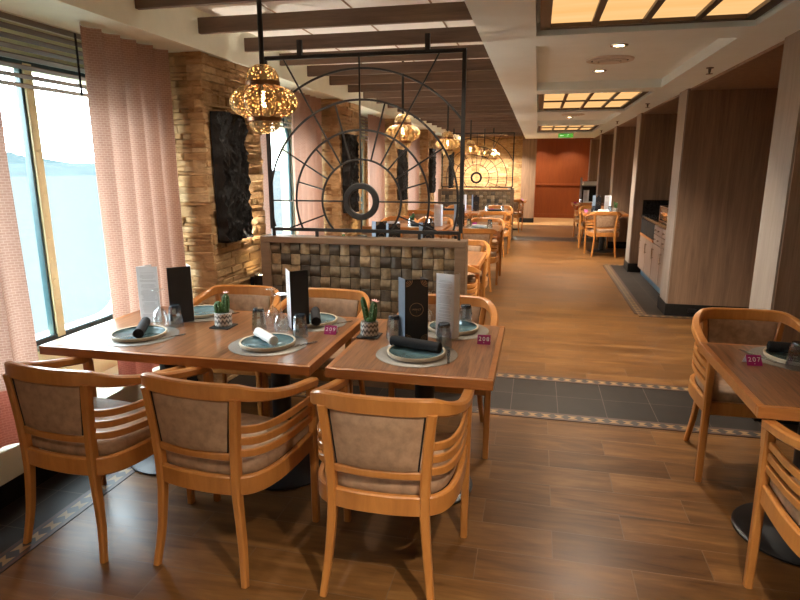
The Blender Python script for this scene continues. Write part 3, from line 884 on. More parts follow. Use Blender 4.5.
# ------------------------------------------------------------------ divider with iron wheel screen
def divider(y0, label, slabel, x0=-1.965, x1=-.452):
    W = x1 - x0; D = .14; HZ = 1.105
    t = thing('divider_wall', label, 'divider', (x0, y0, 0))
    fr = .075
    MB().box(0, W, -.01, D, HZ - .045, HZ, .004).box(0, fr, -.008, D, 0, HZ - .045, .003).box(W - fr, W, -.008, D, 0, HZ - .045, .003).box(fr, W - fr, -.008, D, 0, .10, .003).build('wood_frame', M['divider'], t, smooth=0)
    MB().box(fr, W - fr, .02, D - .03, .10, HZ - .045).build('backing_board', M['black_matt'], t, smooth=0)
    for side in (0, 1):
        mb = MB(); rnd = random.Random(int(y0 * 10) + side)
        n = 18; s = (W - 2 * fr) / n; rows = int((HZ - .045 - .10) / s)
        hz = (HZ - .045 - .10) / rows
        for r in range(rows):
            for c in range(n):
                xa, za = fr + c * s, .10 + r * hz
                vert = (r + c) % 2 == 0
                g = .002
                L_ = 7; vs = []; fs = []
                for q in range(L_):
                    f = q / (L_ - 1); bulge = .011 * math.sin(math.pi * f) + .002
                    if vert: e = [(xa + g + (s - 2 * g) * f, za + g), (xa + g + (s - 2 * g) * f, za + hz - g)]
                    else: e = [(xa + g, za + g + (hz - 2 * g) * f), (xa + s - g, za + g + (hz - 2 * g) * f)]
                    for ex, ez in e:
                        vs.append((ex, (.012 - bulge) if side == 0 else (D - .022 + bulge), ez))
                for q in range(L_ - 1): fs.append((2 * q, 2 * q + 1, 2 * q + 3, 2 * q + 2))
                # end caps so every block is a solid barrel slice
                fs.append(tuple(2 * q for q in range(L_))); fs.append(tuple(2 * q + 1 for q in range(L_)))
                mb.mat(rnd.choice([0, 0, 1, 1, 1, 2, 3, 4, 4, 5])); mb.add(vs, fs)
        mb.build('woven_block_panel', WEAVE, t, smooth=30)
    # iron screen standing on the wall
    s_ = thing('wheel_screen', slabel, 'screen', (x0, y0 + .055, HZ))
    a0, a1 = .075, W - .045
    cx = W * .501; cz = 1.362 - HZ
    zb, zt = .05, 2.335 - HZ
    fw_ = .026
    f = MB()
    f.box(a0 - fw_ / 2, a0 + fw_ / 2, -.013, .013, zb, zt, .002); f.box(a1 - fw_ / 2, a1 + fw_ / 2, -.013, .013, zb, zt, .002)
    f.box(a0 - fw_ / 2, a1 + fw_ / 2, -.013, .013, zt - .013, zt + .013, .002); f.box(a0, a1, -.012, .012, zb - .012, zb + .012, .002)
    f.build('outer_frame', M['black'], s_, smooth=0)
    p = MB()
    for q in (.42, 1.18, a0 + .01, a1 - .01): p.box(q - .010, q + .010, -.010, .010, 0, zb)
    p.build('foot_pins', M['black'], s_, smooth=0)
    for q in (.335, 1.225): MB().box(q - .016, q + .016, -.014, .014, zt, 2.445 - HZ).build('ceiling_hanger', M['black'], s_, smooth=0)
    def arc(r):
        pts = []; seg = []
        N = 180
        for i in range(N + 1):
            a = -math.pi / 2 + 2 * math.pi * i / N
            q = (cx + r * math.cos(a), cz + r * math.sin(a))
            ok = a0 <= q[0] <= a1 and zb <= q[1] <= zt
            if ok: pts.append((q[0], 0, q[1]))
            else:
                if len(pts) > 1: seg.append(pts)
                pts = []
        if len(pts) > 1: seg.append(pts)
        return seg
    RR = [.289, .487, .686, .888]
    for r in RR:
        m_ = MB()
        for sg in arc(r): m_.sweep(sg, .014, .012, up=(0, -1, 0))
        m_.build('arc', M['black'], s_)
    MB().sweep([(cx + .109 * math.cos(2 * math.pi * i / 48), 0, cz + .109 * math.sin(2 * math.pi * i / 48)) for i in range(48)], .044, .030, up=(0, -1, 0), closed=True).build('hub_ring', M['black'], s_)
    def bar(ang, r0, r1):
        a = R(ang); d = Vector((math.cos(a), 0, math.sin(a))); c = Vector((cx, 0, cz))
        lim = r1
        if abs(d.x) > 1e-6:
            lim = min(lim, ((a1 - cx) if d.x > 0 else (cx - a0)) / abs(d.x))
        if d.z > 1e-6: lim = min(lim, (zt - cz) / d.z)
        if d.z < -1e-6: lim = min(lim, (cz - zb) / -d.z)
        MB().sweep([c + d * r0, c + d * lim], .011, .011, up=(0, -1, 0) ).build('spoke', M['black'], s_)
    for a in (90, 0, 180, 270): bar(a, .12, 3)
    for a in (60.5, 119.5): bar(a, RR[0], 3)
    for a in (75, 105, 32, 148, -20, 200): bar(a, RR[0], RR[2])
    for a in (48, 132, 16, 164): bar(a, RR[0], RR[1])
    return t
divider(4.0, 'low partition of woven wood blocks behind the near tables', 'black iron wheel screen standing on the near woven partition')
divider(13.7, 'far low partition of woven wood blocks before the end stone wall', 'black iron wheel screen on the far woven partition', -2.22, -.50)

# ------------------------------------------------------------------ chairs
HS = [(-.272, .235), (-.277, .05), (-.270, -.08), (-.243, -.175), (-.190, -.226), (-.10, -.247), (0, -.252), (.10, -.247), (.190, -.226), (.243, -.175), (.270, -.08), (.277, .05), (.272, .235)]
def make_chair(label, group):
    t = thing('dining_chair', label, 'chair', (0, 0, 0), 0, group)
    hs = catmull([(x, y, 0) for x, y in HS], 6); N = len(hs)
    def zrail(k):
        c = abs(k - .5) * 2
        return (.792 - .113 * max(0, (c - .35) / .65) ** 1.15)
    path = [Vector((p.x * 1.015, p.y * 1.02, zrail(i / (N - 1)))) for i, p in enumerate(hs)]
    bl_ = lambda k: min(1, max(0, (abs(k - .5) * 2 - .25) / .45))
    MB().sweep(path, lambda k: .030 + .014 * bl_(k), lambda k: .066 - .028 * bl_(k)).build('top_rail', M['chair'], t)
    # seat frame
    ap = [Vector((p.x * .975, p.y * .955, .408)) for p in hs]
    a = MB().sweep(ap, .026, .078)
    a.sweep([(-.262, .226, .408), (.262, .226, .408)], .026, .070)
    a.build('seat_frame', M['chair'], t)
    # cushion
    outl = [(p.x * .93, p.y * .90 if p.y < 0 else p.y * .93) for p in hs]
    vs = []; fs = []; n = len(outl)
    layers = [(.98, .440), (1, .452), (1, .478), (.965, .492), (.88, .500), (.5, .506), (.05, .507)]
    for s_, z in layers: vs += [(x * s_, y * s_, z) for x, y in outl]
    for i in range(len(layers) - 1):
        for k in range(n):
            k2 = (k + 1) % n; fs.append((i * n + k, i * n + k2, (i + 1) * n + k2, (i + 1) * n + k))
    fs.append(tuple(range(n))[::-1]); fs.append(tuple((len(layers) - 1) * n + k for k in range(n)))
    MB().add(vs, fs).build('seat_cushion', M['leather'], t, smooth=60)
    for s_ in (-1, 1):
        rl = catmull([(s_ * .210, -.262, 0), (s_ * .193, -.236, .15), (s_ * .178, -.226, .32), (s_ * .175, -.224, .42), (s_ * .180, -.226, .55), (s_ * .190, -.231, .68), (s_ * .200, -.236, .772)], 4)
        MB().sweep(rl, lambda k: .026 + .010 * min(1, k * 2.2), lambda k: .028 + .014 * min(1, k * 2.2) - .008 * max(0, k - .6), up=(0, -1, 0)).build('rear_leg', M['chair'], t)
        MB().sweep([(s_ * .270, .228, 0), (s_ * .271, .229, .40), (s_ * .272, .230, .670)], lambda k: .030 + .008 * k, lambda k: .032 + .012 * k, up=(0, -1, 0)).build('front_leg', M['chair'], t)
        for z0, z1 in ((.640, .606), (.592, .560), (.544, .514)):
            half = [p for p in hs if p.x * s_ > .0 and abs(p.x) > .178]
            if s_ > 0: half = half[::1]
            else: half = half[::-1]
            pp = []
            for i, p in enumerate(half):
                k = i / (len(half) - 1)
                pp.append(Vector((p.x * .985, p.y * .965, z0 + (z1 - z0) * k)))
            MB().sweep(pp, .015, .030).build('side_slat', M['chair'], t)
    # upholstered back
    def back(yoff, u, v):
        hw = .152 + .024 * v
        x = hw * u
        return Vector((x, -.246 + .022 * u * u - .006 * v + yoff, .548 + .214 * v))
    nu, nv = 16, 8; vs = []; fs = []
    for side in (0, 1):
        for j in range(nv + 1):
            for i in range(nu + 1):
                u, v = -1 + 2 * i / nu, j / nv
                puff = .011 * (1 - u ** 6) * (1 - (2 * v - 1) ** 6)
                vs.append(back((.010 + puff) * (1 if side else -1), u, v))
    st = nu + 1; oo = st * (nv + 1)
    for j in range(nv):
        for i in range(nu):
            fs.append((j * st + i, j * st + i + 1, (j + 1) * st + i + 1, (j + 1) * st + i))
            fs.append((oo + j * st + i, oo + (j + 1) * st + i, oo + (j + 1) * st + i + 1, oo + j * st + i + 1))
    per = list(range(st)) + [j * st + nu for j in range(1, nv + 1)] + [nv * st + i for i in range(nu - 1, -1, -1)] + [j * st for j in range(nv - 1, 0, -1)]
    for a_ in range(len(per)):
        b_ = (a_ + 1) % len(per); fs.append((per[a_], oo + per[a_], oo + per[b_], per[b_]))
    pad = MB().add(vs, fs).build('back_pad', M['leather'], t, smooth=50)
    for u in (-1., 1.): MB().sweep([back(-.011, u, 0), back(-.011, u, 1)], .006, .006, round_n=6, up=(0, -1, 0)).build('pad_edge_shade', M['black_matt'], pad)  # dark strips stand in for shade along the back pad's sides
    MB().sweep([Vector((.165 * u, -.240 + .018 * u * u, .527)) for u in [-1 + q / 6 for q in range(13)]], .024, .032).build('back_rail', M['chair'], t)
    return t

# ------------------------------------------------------------------ tables
def make_table(label, w, d, peds, loc, group='walnut dining tables', rz=0):
    t = thing('dining_table', label, 'table', loc, rz, group)
    fr = .026
    MB().box(-w / 2 + fr, w / 2 - fr, -d / 2 + fr, d / 2 - fr, .708, .7505).build('table_top', M['table'], t, smooth=0)
    e = MB()
    e.box(-w / 2, w / 2, -d / 2, -d / 2 + fr, .706, .750, .003).box(-w / 2, w / 2, d / 2 - fr, d / 2, .706, .750, .003)
    e.box(-w / 2, -w / 2 + fr, -d / 2 + fr, d / 2 - fr, .706, .750, .003).box(w / 2 - fr, w / 2, -d / 2 + fr, d / 2 - fr, .706, .750, .003)
    e.build('edge_lipping', M['table_edge'], t, smooth=0)
    for px in peds:
        p = MB().lathe([(.05, .02), (.05, .69), (.09, .70), (.09, .706)], 24, c=(px, 0, 0))
        p.build('pedestal', M['base'], t)
        MB().lathe([(.245, 0), (.25, .004), (.25, .012), (.24, .018), (.08, .024), (.05, .03)], 48, c=(px, 0, 0)).build('base_disc', M['base'], t)
    return t
T = [
    make_table('long walnut table by the nearest window, set for four', 1.40, .88, (-.30, .36), (-1.63, 2.735, 0)),
    make_table('small walnut table for two beside the aisle in front of the woven partition', .725, .875, (-.0,), (-.497, 2.735, 0)),
    make_table('small walnut table cut by the picture edge at right, with a magenta number card', .74, .84, (0,), (1.195, 2.665, 0)),
]
ROWS = [5.62, 8.52, 11.65]; RNAME = ['second row, just behind the woven partition', 'third row', 'fourth row, before the far partition']
for y, n_ in zip(ROWS, RNAME):
    T.append(make_table('window-side walnut table in the ' + n_, 1.16, .87, (-.32, .32), (-1.83, y, 0)))
    T.append(make_table('aisle-side walnut table in the ' + n_, .73, .87, (0,), (-.83, y, 0)))
T.append(make_table('walnut table in the alcove past the sideboard, chair back facing us', .80, .86, (0,), (1.27, 12.0, 0)))
T.append(make_table('farthest walnut table on the right, before the service cart', .74, .86, (0,), (1.20, 14.75, 0)))
T.append(make_table('far walnut table beside the dark end panel at left', .74, .86, (0,), (-.62, 15.9, 0)))

CH = []
def chair(x, y, rz, label, group='wooden tub chairs'):
    if not CH: c = make_chair(label, group); c.location = (x, y, 0); c.rotation_euler = (0, 0, R(rz))
    else: c = dup(CH[0], (x, y, 0), rz, label, group)
    CH.append(c); return c
chair(-.512, 2.105, 0, 'tub chair with its back to us at the near side of the small aisle table')
chair(-1.216, 2.10, -6, 'tub chair with its back to us, middle one of the three nearest chairs in front')
chair(-1.862, 2.103, -5, 'wooden tub chair with its back to us nearest the window, at left of the picture')
chair(-.48, 3.31, 180, 'wooden tub chair facing us behind the small aisle table')
chair(-1.27, 3.33, 178, 'wooden tub chair facing us behind the long window table, near the iron screen')
chair(-1.86, 3.31, 183, 'wooden tub chair facing us behind the long window table, beside the stone pillar')
chair(1.15, 2.03, 0, 'wooden tub chair at the right picture edge, only an arm and front leg showing')
chair(1.16, 3.31, 181, 'wooden tub chair facing us behind the right table with the magenta card')
for y, n_ in zip(ROWS, ['second row', 'third row', 'fourth row']):
    chair(-.745, y - .62, 2, 'wooden tub chair with its back to us at the aisle table of the ' + n_)
    chair(-.745, y + .58, 178, 'wooden tub chair facing us at the aisle table of the ' + n_)
    for q, (dx, l_) in enumerate(((-.29, 'curtain side'), (.29, 'aisle side'))):
        chair(-1.83 + dx, y - .62, 0, 'tub chair, back to us, at the window table of the %s, %s' % (n_, l_))
        chair(-1.83 + dx, y + .58, 180, 'tub chair facing us at the window table of the %s, %s' % (n_, l_))
chair(1.22, 11.42, 3, 'wooden tub chair with its back to us in the alcove past the sideboard')
chair(1.15, 12.63, 180, 'wooden tub chair facing us at the alcove table past the sideboard')
chair(1.16, 14.15, 0, 'wooden tub chair with its back to us at the farthest right table')
chair(-.60, 15.3, 0, 'tub chair, back to us, at the far table by the dark end panel')

# ------------------------------------------------------------------ table setting
def make_plate(label):
    t = thing('plate', label, 'plate', (0, 0, 0), 0, 'teal glazed plates')
    MB().lathe([(0, .006), (.118, .006), (.124, .010), (.126, .020), (.134, .022), (.136, .018), (.132, .004), (.10, .0), (0, .0)], 56, cap=False).build('rim', M['rim'], t)
    MB().lathe([(0, .0085), (.117, .0085), (.1245, .014), (.1255, .019), (.1245, .0075), (0, .0065)], 56, cap=False).build('glazed_well', M['glaze'], t)
    return t
def make_mat(label):
    o = MB().lathe([(0, .0), (.188, .0), (.19, .0012), (.188, .0024), (0, .0024)], 64, cap=False).build('placemat', M['placemat'])
    return tag(o, label, 'placemat', 'round silver placemats')
def make_knife(label):
    t = thing('table_knife', label, 'knife', (0, 0, 0), 0, 'table knives')
    MB().ext([(-.008, .0), (.008, .0), (.009, .08), (.005, .10), (-.006, .10)], 'Z', 0.0, .002).build('blade', M['steel'], t, smooth=0)
    MB().sweep([(0, -.10, .003), (0, -.05, .003), (0, 0, .003)], .012, .005).build('handle', M['steel'], t)
    return t
def make_napkin(label, mat, L=.255, r=.0285):
    t = thing('napkin', label, 'napkin')
    mb = MB(); n = 60; vs = []; turns = 3.2
    pr = []
    for i in range(n + 1):
        a = 2 * math.pi * turns * i / n
        rr = r * (.25 + .75 * i / n)
        pr.append((rr * math.cos(a - 1.2), r + rr * math.sin(a - 1.2)))
    off_ = []
    for i in range(n + 1):
        a = 2 * math.pi * turns * i / n; rr = r * (.25 + .75 * i / n) - .0028
        off_.append((rr * math.cos(a - 1.2), r + rr * math.sin(a - 1.2)))
    m_ = 9
    for j in range(m_ + 1):
        x = -L / 2 + L * j / m_; k = 1 + .05 * math.sin(j * 1.7) - .03
        for p in pr: vs.append((x, p[0] * k, (p[1] - r) * k + r))
    S = n + 1; fs = []
    for j in range(m_):
        for i in range(n): fs.append((j * S + i, j * S + i + 1, (j + 1) * S + i + 1, (j + 1) * S + i))
    b0 = len(vs)
    for x in (-L / 2, L / 2):
        for p in off_: vs.append((x, p[0] * .98, (p[1] - r) * .98 + r))
    for e, jj in ((0, 0), (1, m_)):
        for i in range(n): fs.append((jj * S + i, jj * S + i + 1, b0 + e * S + i + 1, b0 + e * S + i))
    mb.add(vs, fs)
    mb.build('rolled_cloth', mat, t, smooth=60)
    mb2 = MB().sweep([(-L / 2 + .004, 0, r), (L / 2 - .004, 0, r)], r * 1.7, r * 1.7, round_n=16)
    mb2.build('inner_folds', mat, t)
    return t
def make_tumbler(label):
    t = thing('tumbler', label, 'glass', (0, 0, 0), 0, 'upside-down tumblers')
    MB().lathe([(.040, .0), (.0405, .004), (.036, .07), (.032, .104), (.030, .110), (.0285, .104), (.033, .07), (.037, .004), (.040, .0)], 12, cap=False).build('glass_wall', M['smoke'], t, smooth=20)
    MB().lathe([(.0, .100), (.0285, .100), (.0295, .108), (.027, .118), (.0, .119)], 12, cap=False).build('thick_base', M['smoke_base'], t, smooth=30)
    return t
def make_wineglass(label):
    t = thing('wine_glass', label, 'glass', (0, 0, 0), 0, 'upside-down wine glasses')
    MB().lathe([(.033, .0), (.039, .03), (.040, .05), (.034, .078), (.020, .096), (.005, .108), (.004, .106), (.018, .094), (.032, .077), (.038, .05), (.037, .03), (.032, .0)], 32, cap=False).build('bowl', M['glass'], t)
    MB().lathe([(.005, .106), (.0038, .13), (.0036, .18), (.005, .198)], 14, cap=False).build('stem', M['glass'], t)
    MB().lathe([(.0, .2045), (.034, .2055), (.035, .2035), (.012, .199), (.0, .198)], 32, cap=False).build('foot', M['glass'], t)
    return t
def make_cactus(label, kind):
    t = thing('potted_cactus', label, 'cactus')
    MB().box(-.056, .056, -.056, .056, 0, .006, .002).build('slate_coaster', M['slate_tray'], t, smooth=0)
    n = 40; prof = [(.040, .006), (.046, .012), (.0465, .05), (.045, .078), (.043, .080)]
    MB().lathe(prof, n, cap=True, uv=True).lathe([(.043, .080), (.040, .078), (.040, .068)], n, cap=False, uv=True).build('pot', M['pot'], t)
    MB().lathe([(0, .075), (.02, .077), (.0405, .070), (.0405, .066), (0, .066)], 24, cap=False).build('soil', M['soil'], t)
    def col(c, r, h, lean, lobes=9):
        pf = [(r * .75, 0), (r, h * .2), (r * 1.02, h * .6), (r * .85, h * .85), (r * .45, h * .97), (0.001, h)]
        Tm = Matrix.Rotation(R(lean[0]), 3, 'X') @ Matrix.Rotation(R(lean[1]), 3, 'Y')
        MB().lathe(pf, 54, c=c, lobes=lobes, amp=.30, T=Tm, cap=False).build('stem', M['cactus'], t)
        return Vector(c) + Tm @ Vector((0, 0, h))
    def flower(p):
        f = MB()
        for q in range(7):
            a = 2 * math.pi * q / 7
            d = Vector((math.cos(a), math.sin(a), .55)); w_ = Vector((-math.sin(a), math.cos(a), 0))
            b = Vector(p); f.add([b, b + d * .009 + w_ * .005, b + d * .018, b + d * .009 - w_ * .005, b + d * .009 + Vector((0, 0, -.002))], [(0, 1, 2, 3), (0, 4, 1), (1, 4, 2), (2, 4, 3), (3, 4, 0)])
        f.build('flower', M['petal'], t, smooth=0)
    if kind == 0:
        p = col((.014, .004, .072), .019, .112, (0, 4)); flower(p)
        col((-.018, -.004, .072), .021, .070, (0, -5)); col((-.004, .014, .072), .017, .066, (-4, 3))
    else:
        col((-.010, .0, .072), .014, .135, (0, -11), 7); p = col((.014, .004, .072), .018, .112, (0, 6), 7); flower(p)
        flower(p + Vector((.012, .002, -.006))); col((.004, -.016, .070), .013, .030, (0, 0))
    return t
def make_card(number, label):
    t = thing('table_number_card', label, 'sign', (0, 0, 0), 0, 'magenta table number cards')
    w, hh, d = .064, .042, .026
    T4 = lambda: None
    MB().add([(-w / 2, -d, 0), (w / 2, -d, 0), (w / 2, 0, hh), (-w / 2, 0, hh), (-w / 2, -d + .002, 0), (w / 2, -d + .002, 0), (w / 2, .0, hh - .003), (-w / 2, .0, hh - .003)],
             [(0, 1, 2, 3), (5, 4, 7, 6), (0, 4, 5, 1), (1, 5, 6, 2), (2, 6, 7, 3), (3, 7, 4, 0)]).build('front_leaf', M['magenta'], t, smooth=0)
    MB().add([(-w / 2, d, 0), (w / 2, d, 0), (w / 2, 0, hh), (-w / 2, 0, hh), (-w / 2, d - .002, 0), (w / 2, d - .002, 0), (w / 2, .0, hh - .003), (-w / 2, .0, hh - .003)],
             [(0, 1, 2, 3), (5, 4, 7, 6), (0, 4, 5, 1), (1, 5, 6, 2), (2, 6, 7, 3), (3, 7, 4, 0)]).build('rear_leaf', M['paper'], t, smooth=0)
    ang = math.atan2(hh, d)
    Tm = Matrix.Translation((0, -d * .45, hh * .55)) @ Matrix.Rotation(ang, 4, 'X') @ Matrix.Translation((0, 0, .0006))
    text_mesh(number, .029, 'number', M['lettering'], t, Tm, .0004, 1.3)
    Tm2 = Matrix.Translation((0, -d * .82, hh * .18)) @ Matrix.Rotation(ang, 4, 'X') @ Matrix.Translation((0, 0, .0006))
    o = MB().lathe([(0, .0006), (.0018, .0006), (.0018, -.0002), (0, -.0002)], 10, cap=False).build('dot', M['lettering'], t)
    o.data.transform(Tm2)
    return t
def panel_box(mb, a, b, h, th=.0025, z0=0.):
    a = Vector((*a, 0)); b = Vector((*b, 0)); d = (b - a).normalized(); nrm = Vector((-d.y, d.x, 0)) * th / 2
    vs = [a - nrm, b - nrm, b + nrm, a + nrm]
    vs = [v + Vector((0, 0, z0)) for v in vs] + [v + Vector((0, 0, h)) for v in vs]
    mb.add(vs, [(0, 3, 2, 1), (4, 5, 6, 7), (0, 1, 5, 4), (1, 2, 6, 5), (2, 3, 7, 6), (3, 0, 4, 7)])
def make_menu(label, pts, mats, art=None, lines=None, h=.315, z0=.0):
    """standing folded menu; pts are the fold corners in plan, each leaf its own part"""
    t = thing('menu_card', label, 'menu', (0, 0, 0), 0, 'tall folded menus')
    for i in range(len(pts) - 1):
        mb = MB(); panel_box(mb, pts[i], pts[i + 1], h)
        lf = mb.build('leaf', mats[i], t, smooth=0)
        a, b = Vector((*pts[i], 0)), Vector((*pts[i + 1], 0)); d = (b - a).normalized(); W = (b - a).length
        n = Vector((d.y, -d.x, 0))
        if n.y > 0: n = -n
        if d.x < 0: a, b, d = b, a, -d
        B = Matrix(((d.x, 0, n.x, a.x), (d.y, 0, n.y, a.y), (0, 1, 0, 0), (0, 0, 0, 1)))   # leaf plane: x along, y up, z outward
        if art == i:
            cm = (W / 2, h * .52)
            rg = MB().sweep([(cm[0] + .033 * math.cos(2 * math.pi * q / 40), cm[1] + .033 * math.sin(2 * math.pi * q / 40), .0016) for q in range(40)], .0016, .0006, closed=True)
            for s_ in (-1, 1):
                x = W / 2 + s_ * (W / 2 - .004)
                for k in range(4):
                    r = .010 + .007 * k
                    rg.sweep([(x - s_ * r * math.cos(q * math.pi / 16), h - .005 - r * math.sin(q * math.pi / 16), .0016) for q in range(9)], .0022, .0006)
                    rg.sweep([(x - s_ * r * math.cos(q * math.pi / 16), .005 + r * math.sin(q * math.pi / 16), .0016) for q in range(9)], .0014, .0006)
            rg.lathe([(0, .0012), (.0014, .0012), (.0014, .0018), (0, .0018)], 8, c=(cm[0], cm[1] - .012, 0), cap=False)
            rg.v = [B @ v for v in rg.v]
            rg.build('gold_emblem', M['gold'], lf, smooth=0)
            text_mesh(LOGO, .0115, 'gold_lettering', M['gold'], lf, B @ Matrix.Translation((cm[0], cm[1], .0016)), .0003, 1.25)
        if lines and i in lines:
            ls = MB(); rr = random.Random(i + len(label)); y = h - .035
            while y > .03:
                wv = rr.uniform(.25, .40) * W
                if rr.random() > .12: ls.box(W / 2 - wv, W / 2 + wv, y, y + .0016, .0013, .0018)
                y -= rr.choice([.006, .006, .006, .012])
            ls.v = [B @ v for v in ls.v]
            ls.build('printed_lines', M['paper_grey'], lf, smooth=0)
    return t
LOGO = 'INSECT'
ZT = .7515
P1 = {}
def place(proto, mk, loc, rz, label):
    if proto not in P1:
        o = mk(label); o.location = loc; o.rotation_euler = (0, 0, R(rz)); P1[proto] = o
    else: o = dup(P1[proto], loc, rz, label)
    return o
def setting(x, y, where, nap, nap_rz=0, knife=True, nd=(0, 0), knife_rz=-35, kd=(.145, .0), face=1):
    place('mat', make_mat, (x, y, ZT), 0, 'round silver placemat ' + where)
    place('plate', make_plate, (x, y - .008 * face, ZT + .0025), 0, 'teal plate with a sandy rim ' + where)
    cl = 'black' if nap == 'napkin' else 'white'
    if nap: place(nap, lambda l: make_napkin(l, M[nap], *((.255, .0285) if nap == 'napkin' else (.20, .026))), (x + nd[0], y + nd[1], ZT + .0125), nap_rz, 'rolled %s napkin on the plate %s' % (cl, where))
    if knife: place('knife', make_knife, (x + kd[0], y + kd[1], ZT + .0026), knife_rz, 'steel table knife resting beside the plate ' + where)
def on(fn, proto, x, y, label, rz=0): return place(proto, fn, (x, y, ZT), rz, label)

# long window table
setting(-1.955, 2.555, 'at the window end of the long table', 'napkin', 118, nd=(.0, .02), kd=(.158, -.01))
setting(-1.245, 2.560, 'at the aisle end of the long table', 'white', 138, nd=(-.02, .015), kd=(.16, .01))
setting(-1.90, 3.035, 'at the far side, behind the black menu', None, knife_rz=-40, face=-1)
setting(-1.185, 3.000, 'at the far side, beside the two-tone menu', 'napkin', 112, knife_rz=-40, nd=(.02, 0), face=-1)
m_ = make_menu('white printed menu standing at the window end of the long table', [(.0, .09), (-.03, .0), (.075, .035)], [M['paper'], M['paper']], lines=(0, 1)); m_.location = (-2.09, 2.79, ZT)
m_ = make_menu('black menu standing by the wine glass on the long table', [(-.05, -.045), (.045, .035), (-.02, .10)], [M['menu_black'], M['paper']], lines=(1,)); m_.location = (-1.89, 2.845, ZT)
m_ = make_menu('menu with one white and one black leaf near the middle of the long table', [(-.075, .06), (-.012, -.035), (.055, .05)], [M['paper'], M['menu_black']], lines=(0,)); m_.location = (-1.225, 2.865, ZT)
on(make_wineglass, 'wg', -1.965, 2.745, 'upturned wine glass in front of the black menu at the window end')
on(make_tumbler, 'tum', -1.885, 2.765, 'upturned smoked tumbler in front of the black menu', 10)
on(lambda l: make_cactus(l, 0), 'cac', -1.628, 2.815, 'cactus with round lobes and a pink flower in a zigzag pot on the long table')
on(make_tumbler, 'tum', -1.41, 2.800, 'upturned smoked tumbler behind the white napkin', 40)
on(make_wineglass, 'wg', -1.375, 2.90, 'upturned wine glass farther back beside the tumbler on the long table')
on(make_wineglass, 'wg', -1.275, 2.785, 'upturned wine glass in front of the two-tone menu')
on(make_tumbler, 'tum', -1.145, 2.725, 'upturned smoked tumbler before the two-tone menu', 70)
o = make_card('209', 'magenta tent card numbered 209 on the long table'); o.location = (-1.012, 2.82, ZT); o.rotation_euler = (0, 0, R(2))
# small aisle table
setting(-.507, 2.570, 'on the small aisle table', 'napkin', -17, nd=(-.012, .03), kd=(.150, -.01), knife_rz=8)
setting(-.40, 3.02, 'at the far side of the small aisle table', None, face=-1, kd=(-.15, .02), knife_rz=20)
on(lambda l: make_cactus(l, 1), 'cac2', -.803, 2.815, 'tall two-armed cactus in a zigzag pot on the small aisle table')
m_ = make_menu('black menu with a gold circle emblem on the small aisle table', [(-.105, .055), (-.058, -.01), (.050, .022), (.0, .085)], [M['menu_slate'], M['menu_black'], M['menu_black']], art=1); m_.location = (-.545, 2.765, ZT)
m_ = make_menu('white printed menu standing right of the black one on the small aisle table', [(-.05, .02), (.045, -.015), (.068, .02)], [M['paper'], M['paper']], lines=(0,), h=.33); m_.location = (-.420, 2.865, ZT)
on(make_tumbler, 'tum', -.672, 2.805, 'upturned smoked tumbler left of the black emblem menu', 15)
on(make_tumbler, 'tum', -.402, 2.715, 'upturned smoked tumbler in front of the white menu', 25)
on(make_wineglass, 'wg', -.535, 3.02, 'upturned wine glass behind the black emblem menu')
on(make_tumbler, 'tum', -.345, 3.12, 'upturned tumbler at the far edge of the small aisle table', 5)
o = make_card('208', 'magenta tent card numbered 208 on the small aisle table'); o.location = (-.218, 2.82, ZT); o.rotation_euler = (0, 0, R(2))
# right table
setting(1.185, 2.885, 'on the right table', 'napkin', -6, nd=(.02, .03), kd=(-.163, .0), knife_rz=28)
on(make_tumbler, 'tumc', 1.125, 2.735, 'upturned tumbler in front of the plate on the right table', 12)
on(make_tumbler, 'tum', 1.215, 2.60, 'upturned tumbler at the right picture edge', 32)
o = make_card('207', 'magenta tent card numbered 207 on the right table'); o.location = (.965, 2.765, ZT); o.rotation_euler = (0, 0, R(8))

# farther tables
FARM = {'A': [(-.105, .055), (-.058, -.01), (.050, .022), (.0, .085)], 'W': [(-.05, -.02), (.045, .02), (.075, -.01)]}
blk = make_menu('black emblem menu on the aisle table of the third row', FARM['A'], [M['menu_slate'], M['menu_black'], M['menu_black']], art=1); blk.location = (-1.06, 8.62, ZT)
wht = make_menu('pale menu standing on the window table of the third row', FARM['W'], [M['paper'], M['paper']], lines=(0,)); wht.location = (-1.40, 8.62, ZT)
for x, y, rz, k, l_ in [(-1.50, 5.75, 8, 'b', 'second-row window table, seen through the hub ring'), (-1.32, 5.55, -6, 'b', 'second-row window table, middle one of three in a line'), (-1.01, 5.70, 4, 'b', 'aisle table of the second row'),
                        (-1.15, 11.75, -10, 'b', 'aisle table of the fourth row'), (.0 + 1.17, 12.05, 5, 'b', 'alcove table past the sideboard'), (-.62, 15.75, 0, 'b', 'far table by the dark end panel'), (-1.05, 15.6, 10, 'b', 'hidden floor rack')]:
    if 'hidden' in l_: continue
    dup(blk, (x, y, ZT), rz, 'black folded menu standing on the ' + l_)
for x, y, rz, l_ in [(-1.40, 5.80, -5, 'window table of the second row, pale leaf'), (-1.42, 11.8, 5, 'window table of the fourth row'), (1.33, 12.1, 0, 'alcove table past the sideboard'), (1.13, 14.8, 0, 'farthest right table')]:
    dup(wht, (x, y, ZT), rz, 'pale folded menu standing on the ' + l_)
far_sets = [(-1.62, ROWS[0] - .18, 'on the window table of the second row'), (-.83, ROWS[0] - .18, 'on the aisle table of the second row'), (-1.62, ROWS[1] - .18, 'on the window table of the third row'),
            (-.76, ROWS[1] - .18, 'on the aisle table of the third row'), (-1.62, ROWS[2] - .18, 'on the window table of the fourth row'), (-.76, ROWS[2] - .18, 'on the aisle table of the fourth row'),
            (1.25, 11.83, 'on the alcove table past the sideboard'), (1.2, 14.6, 'on the farthest right table')]
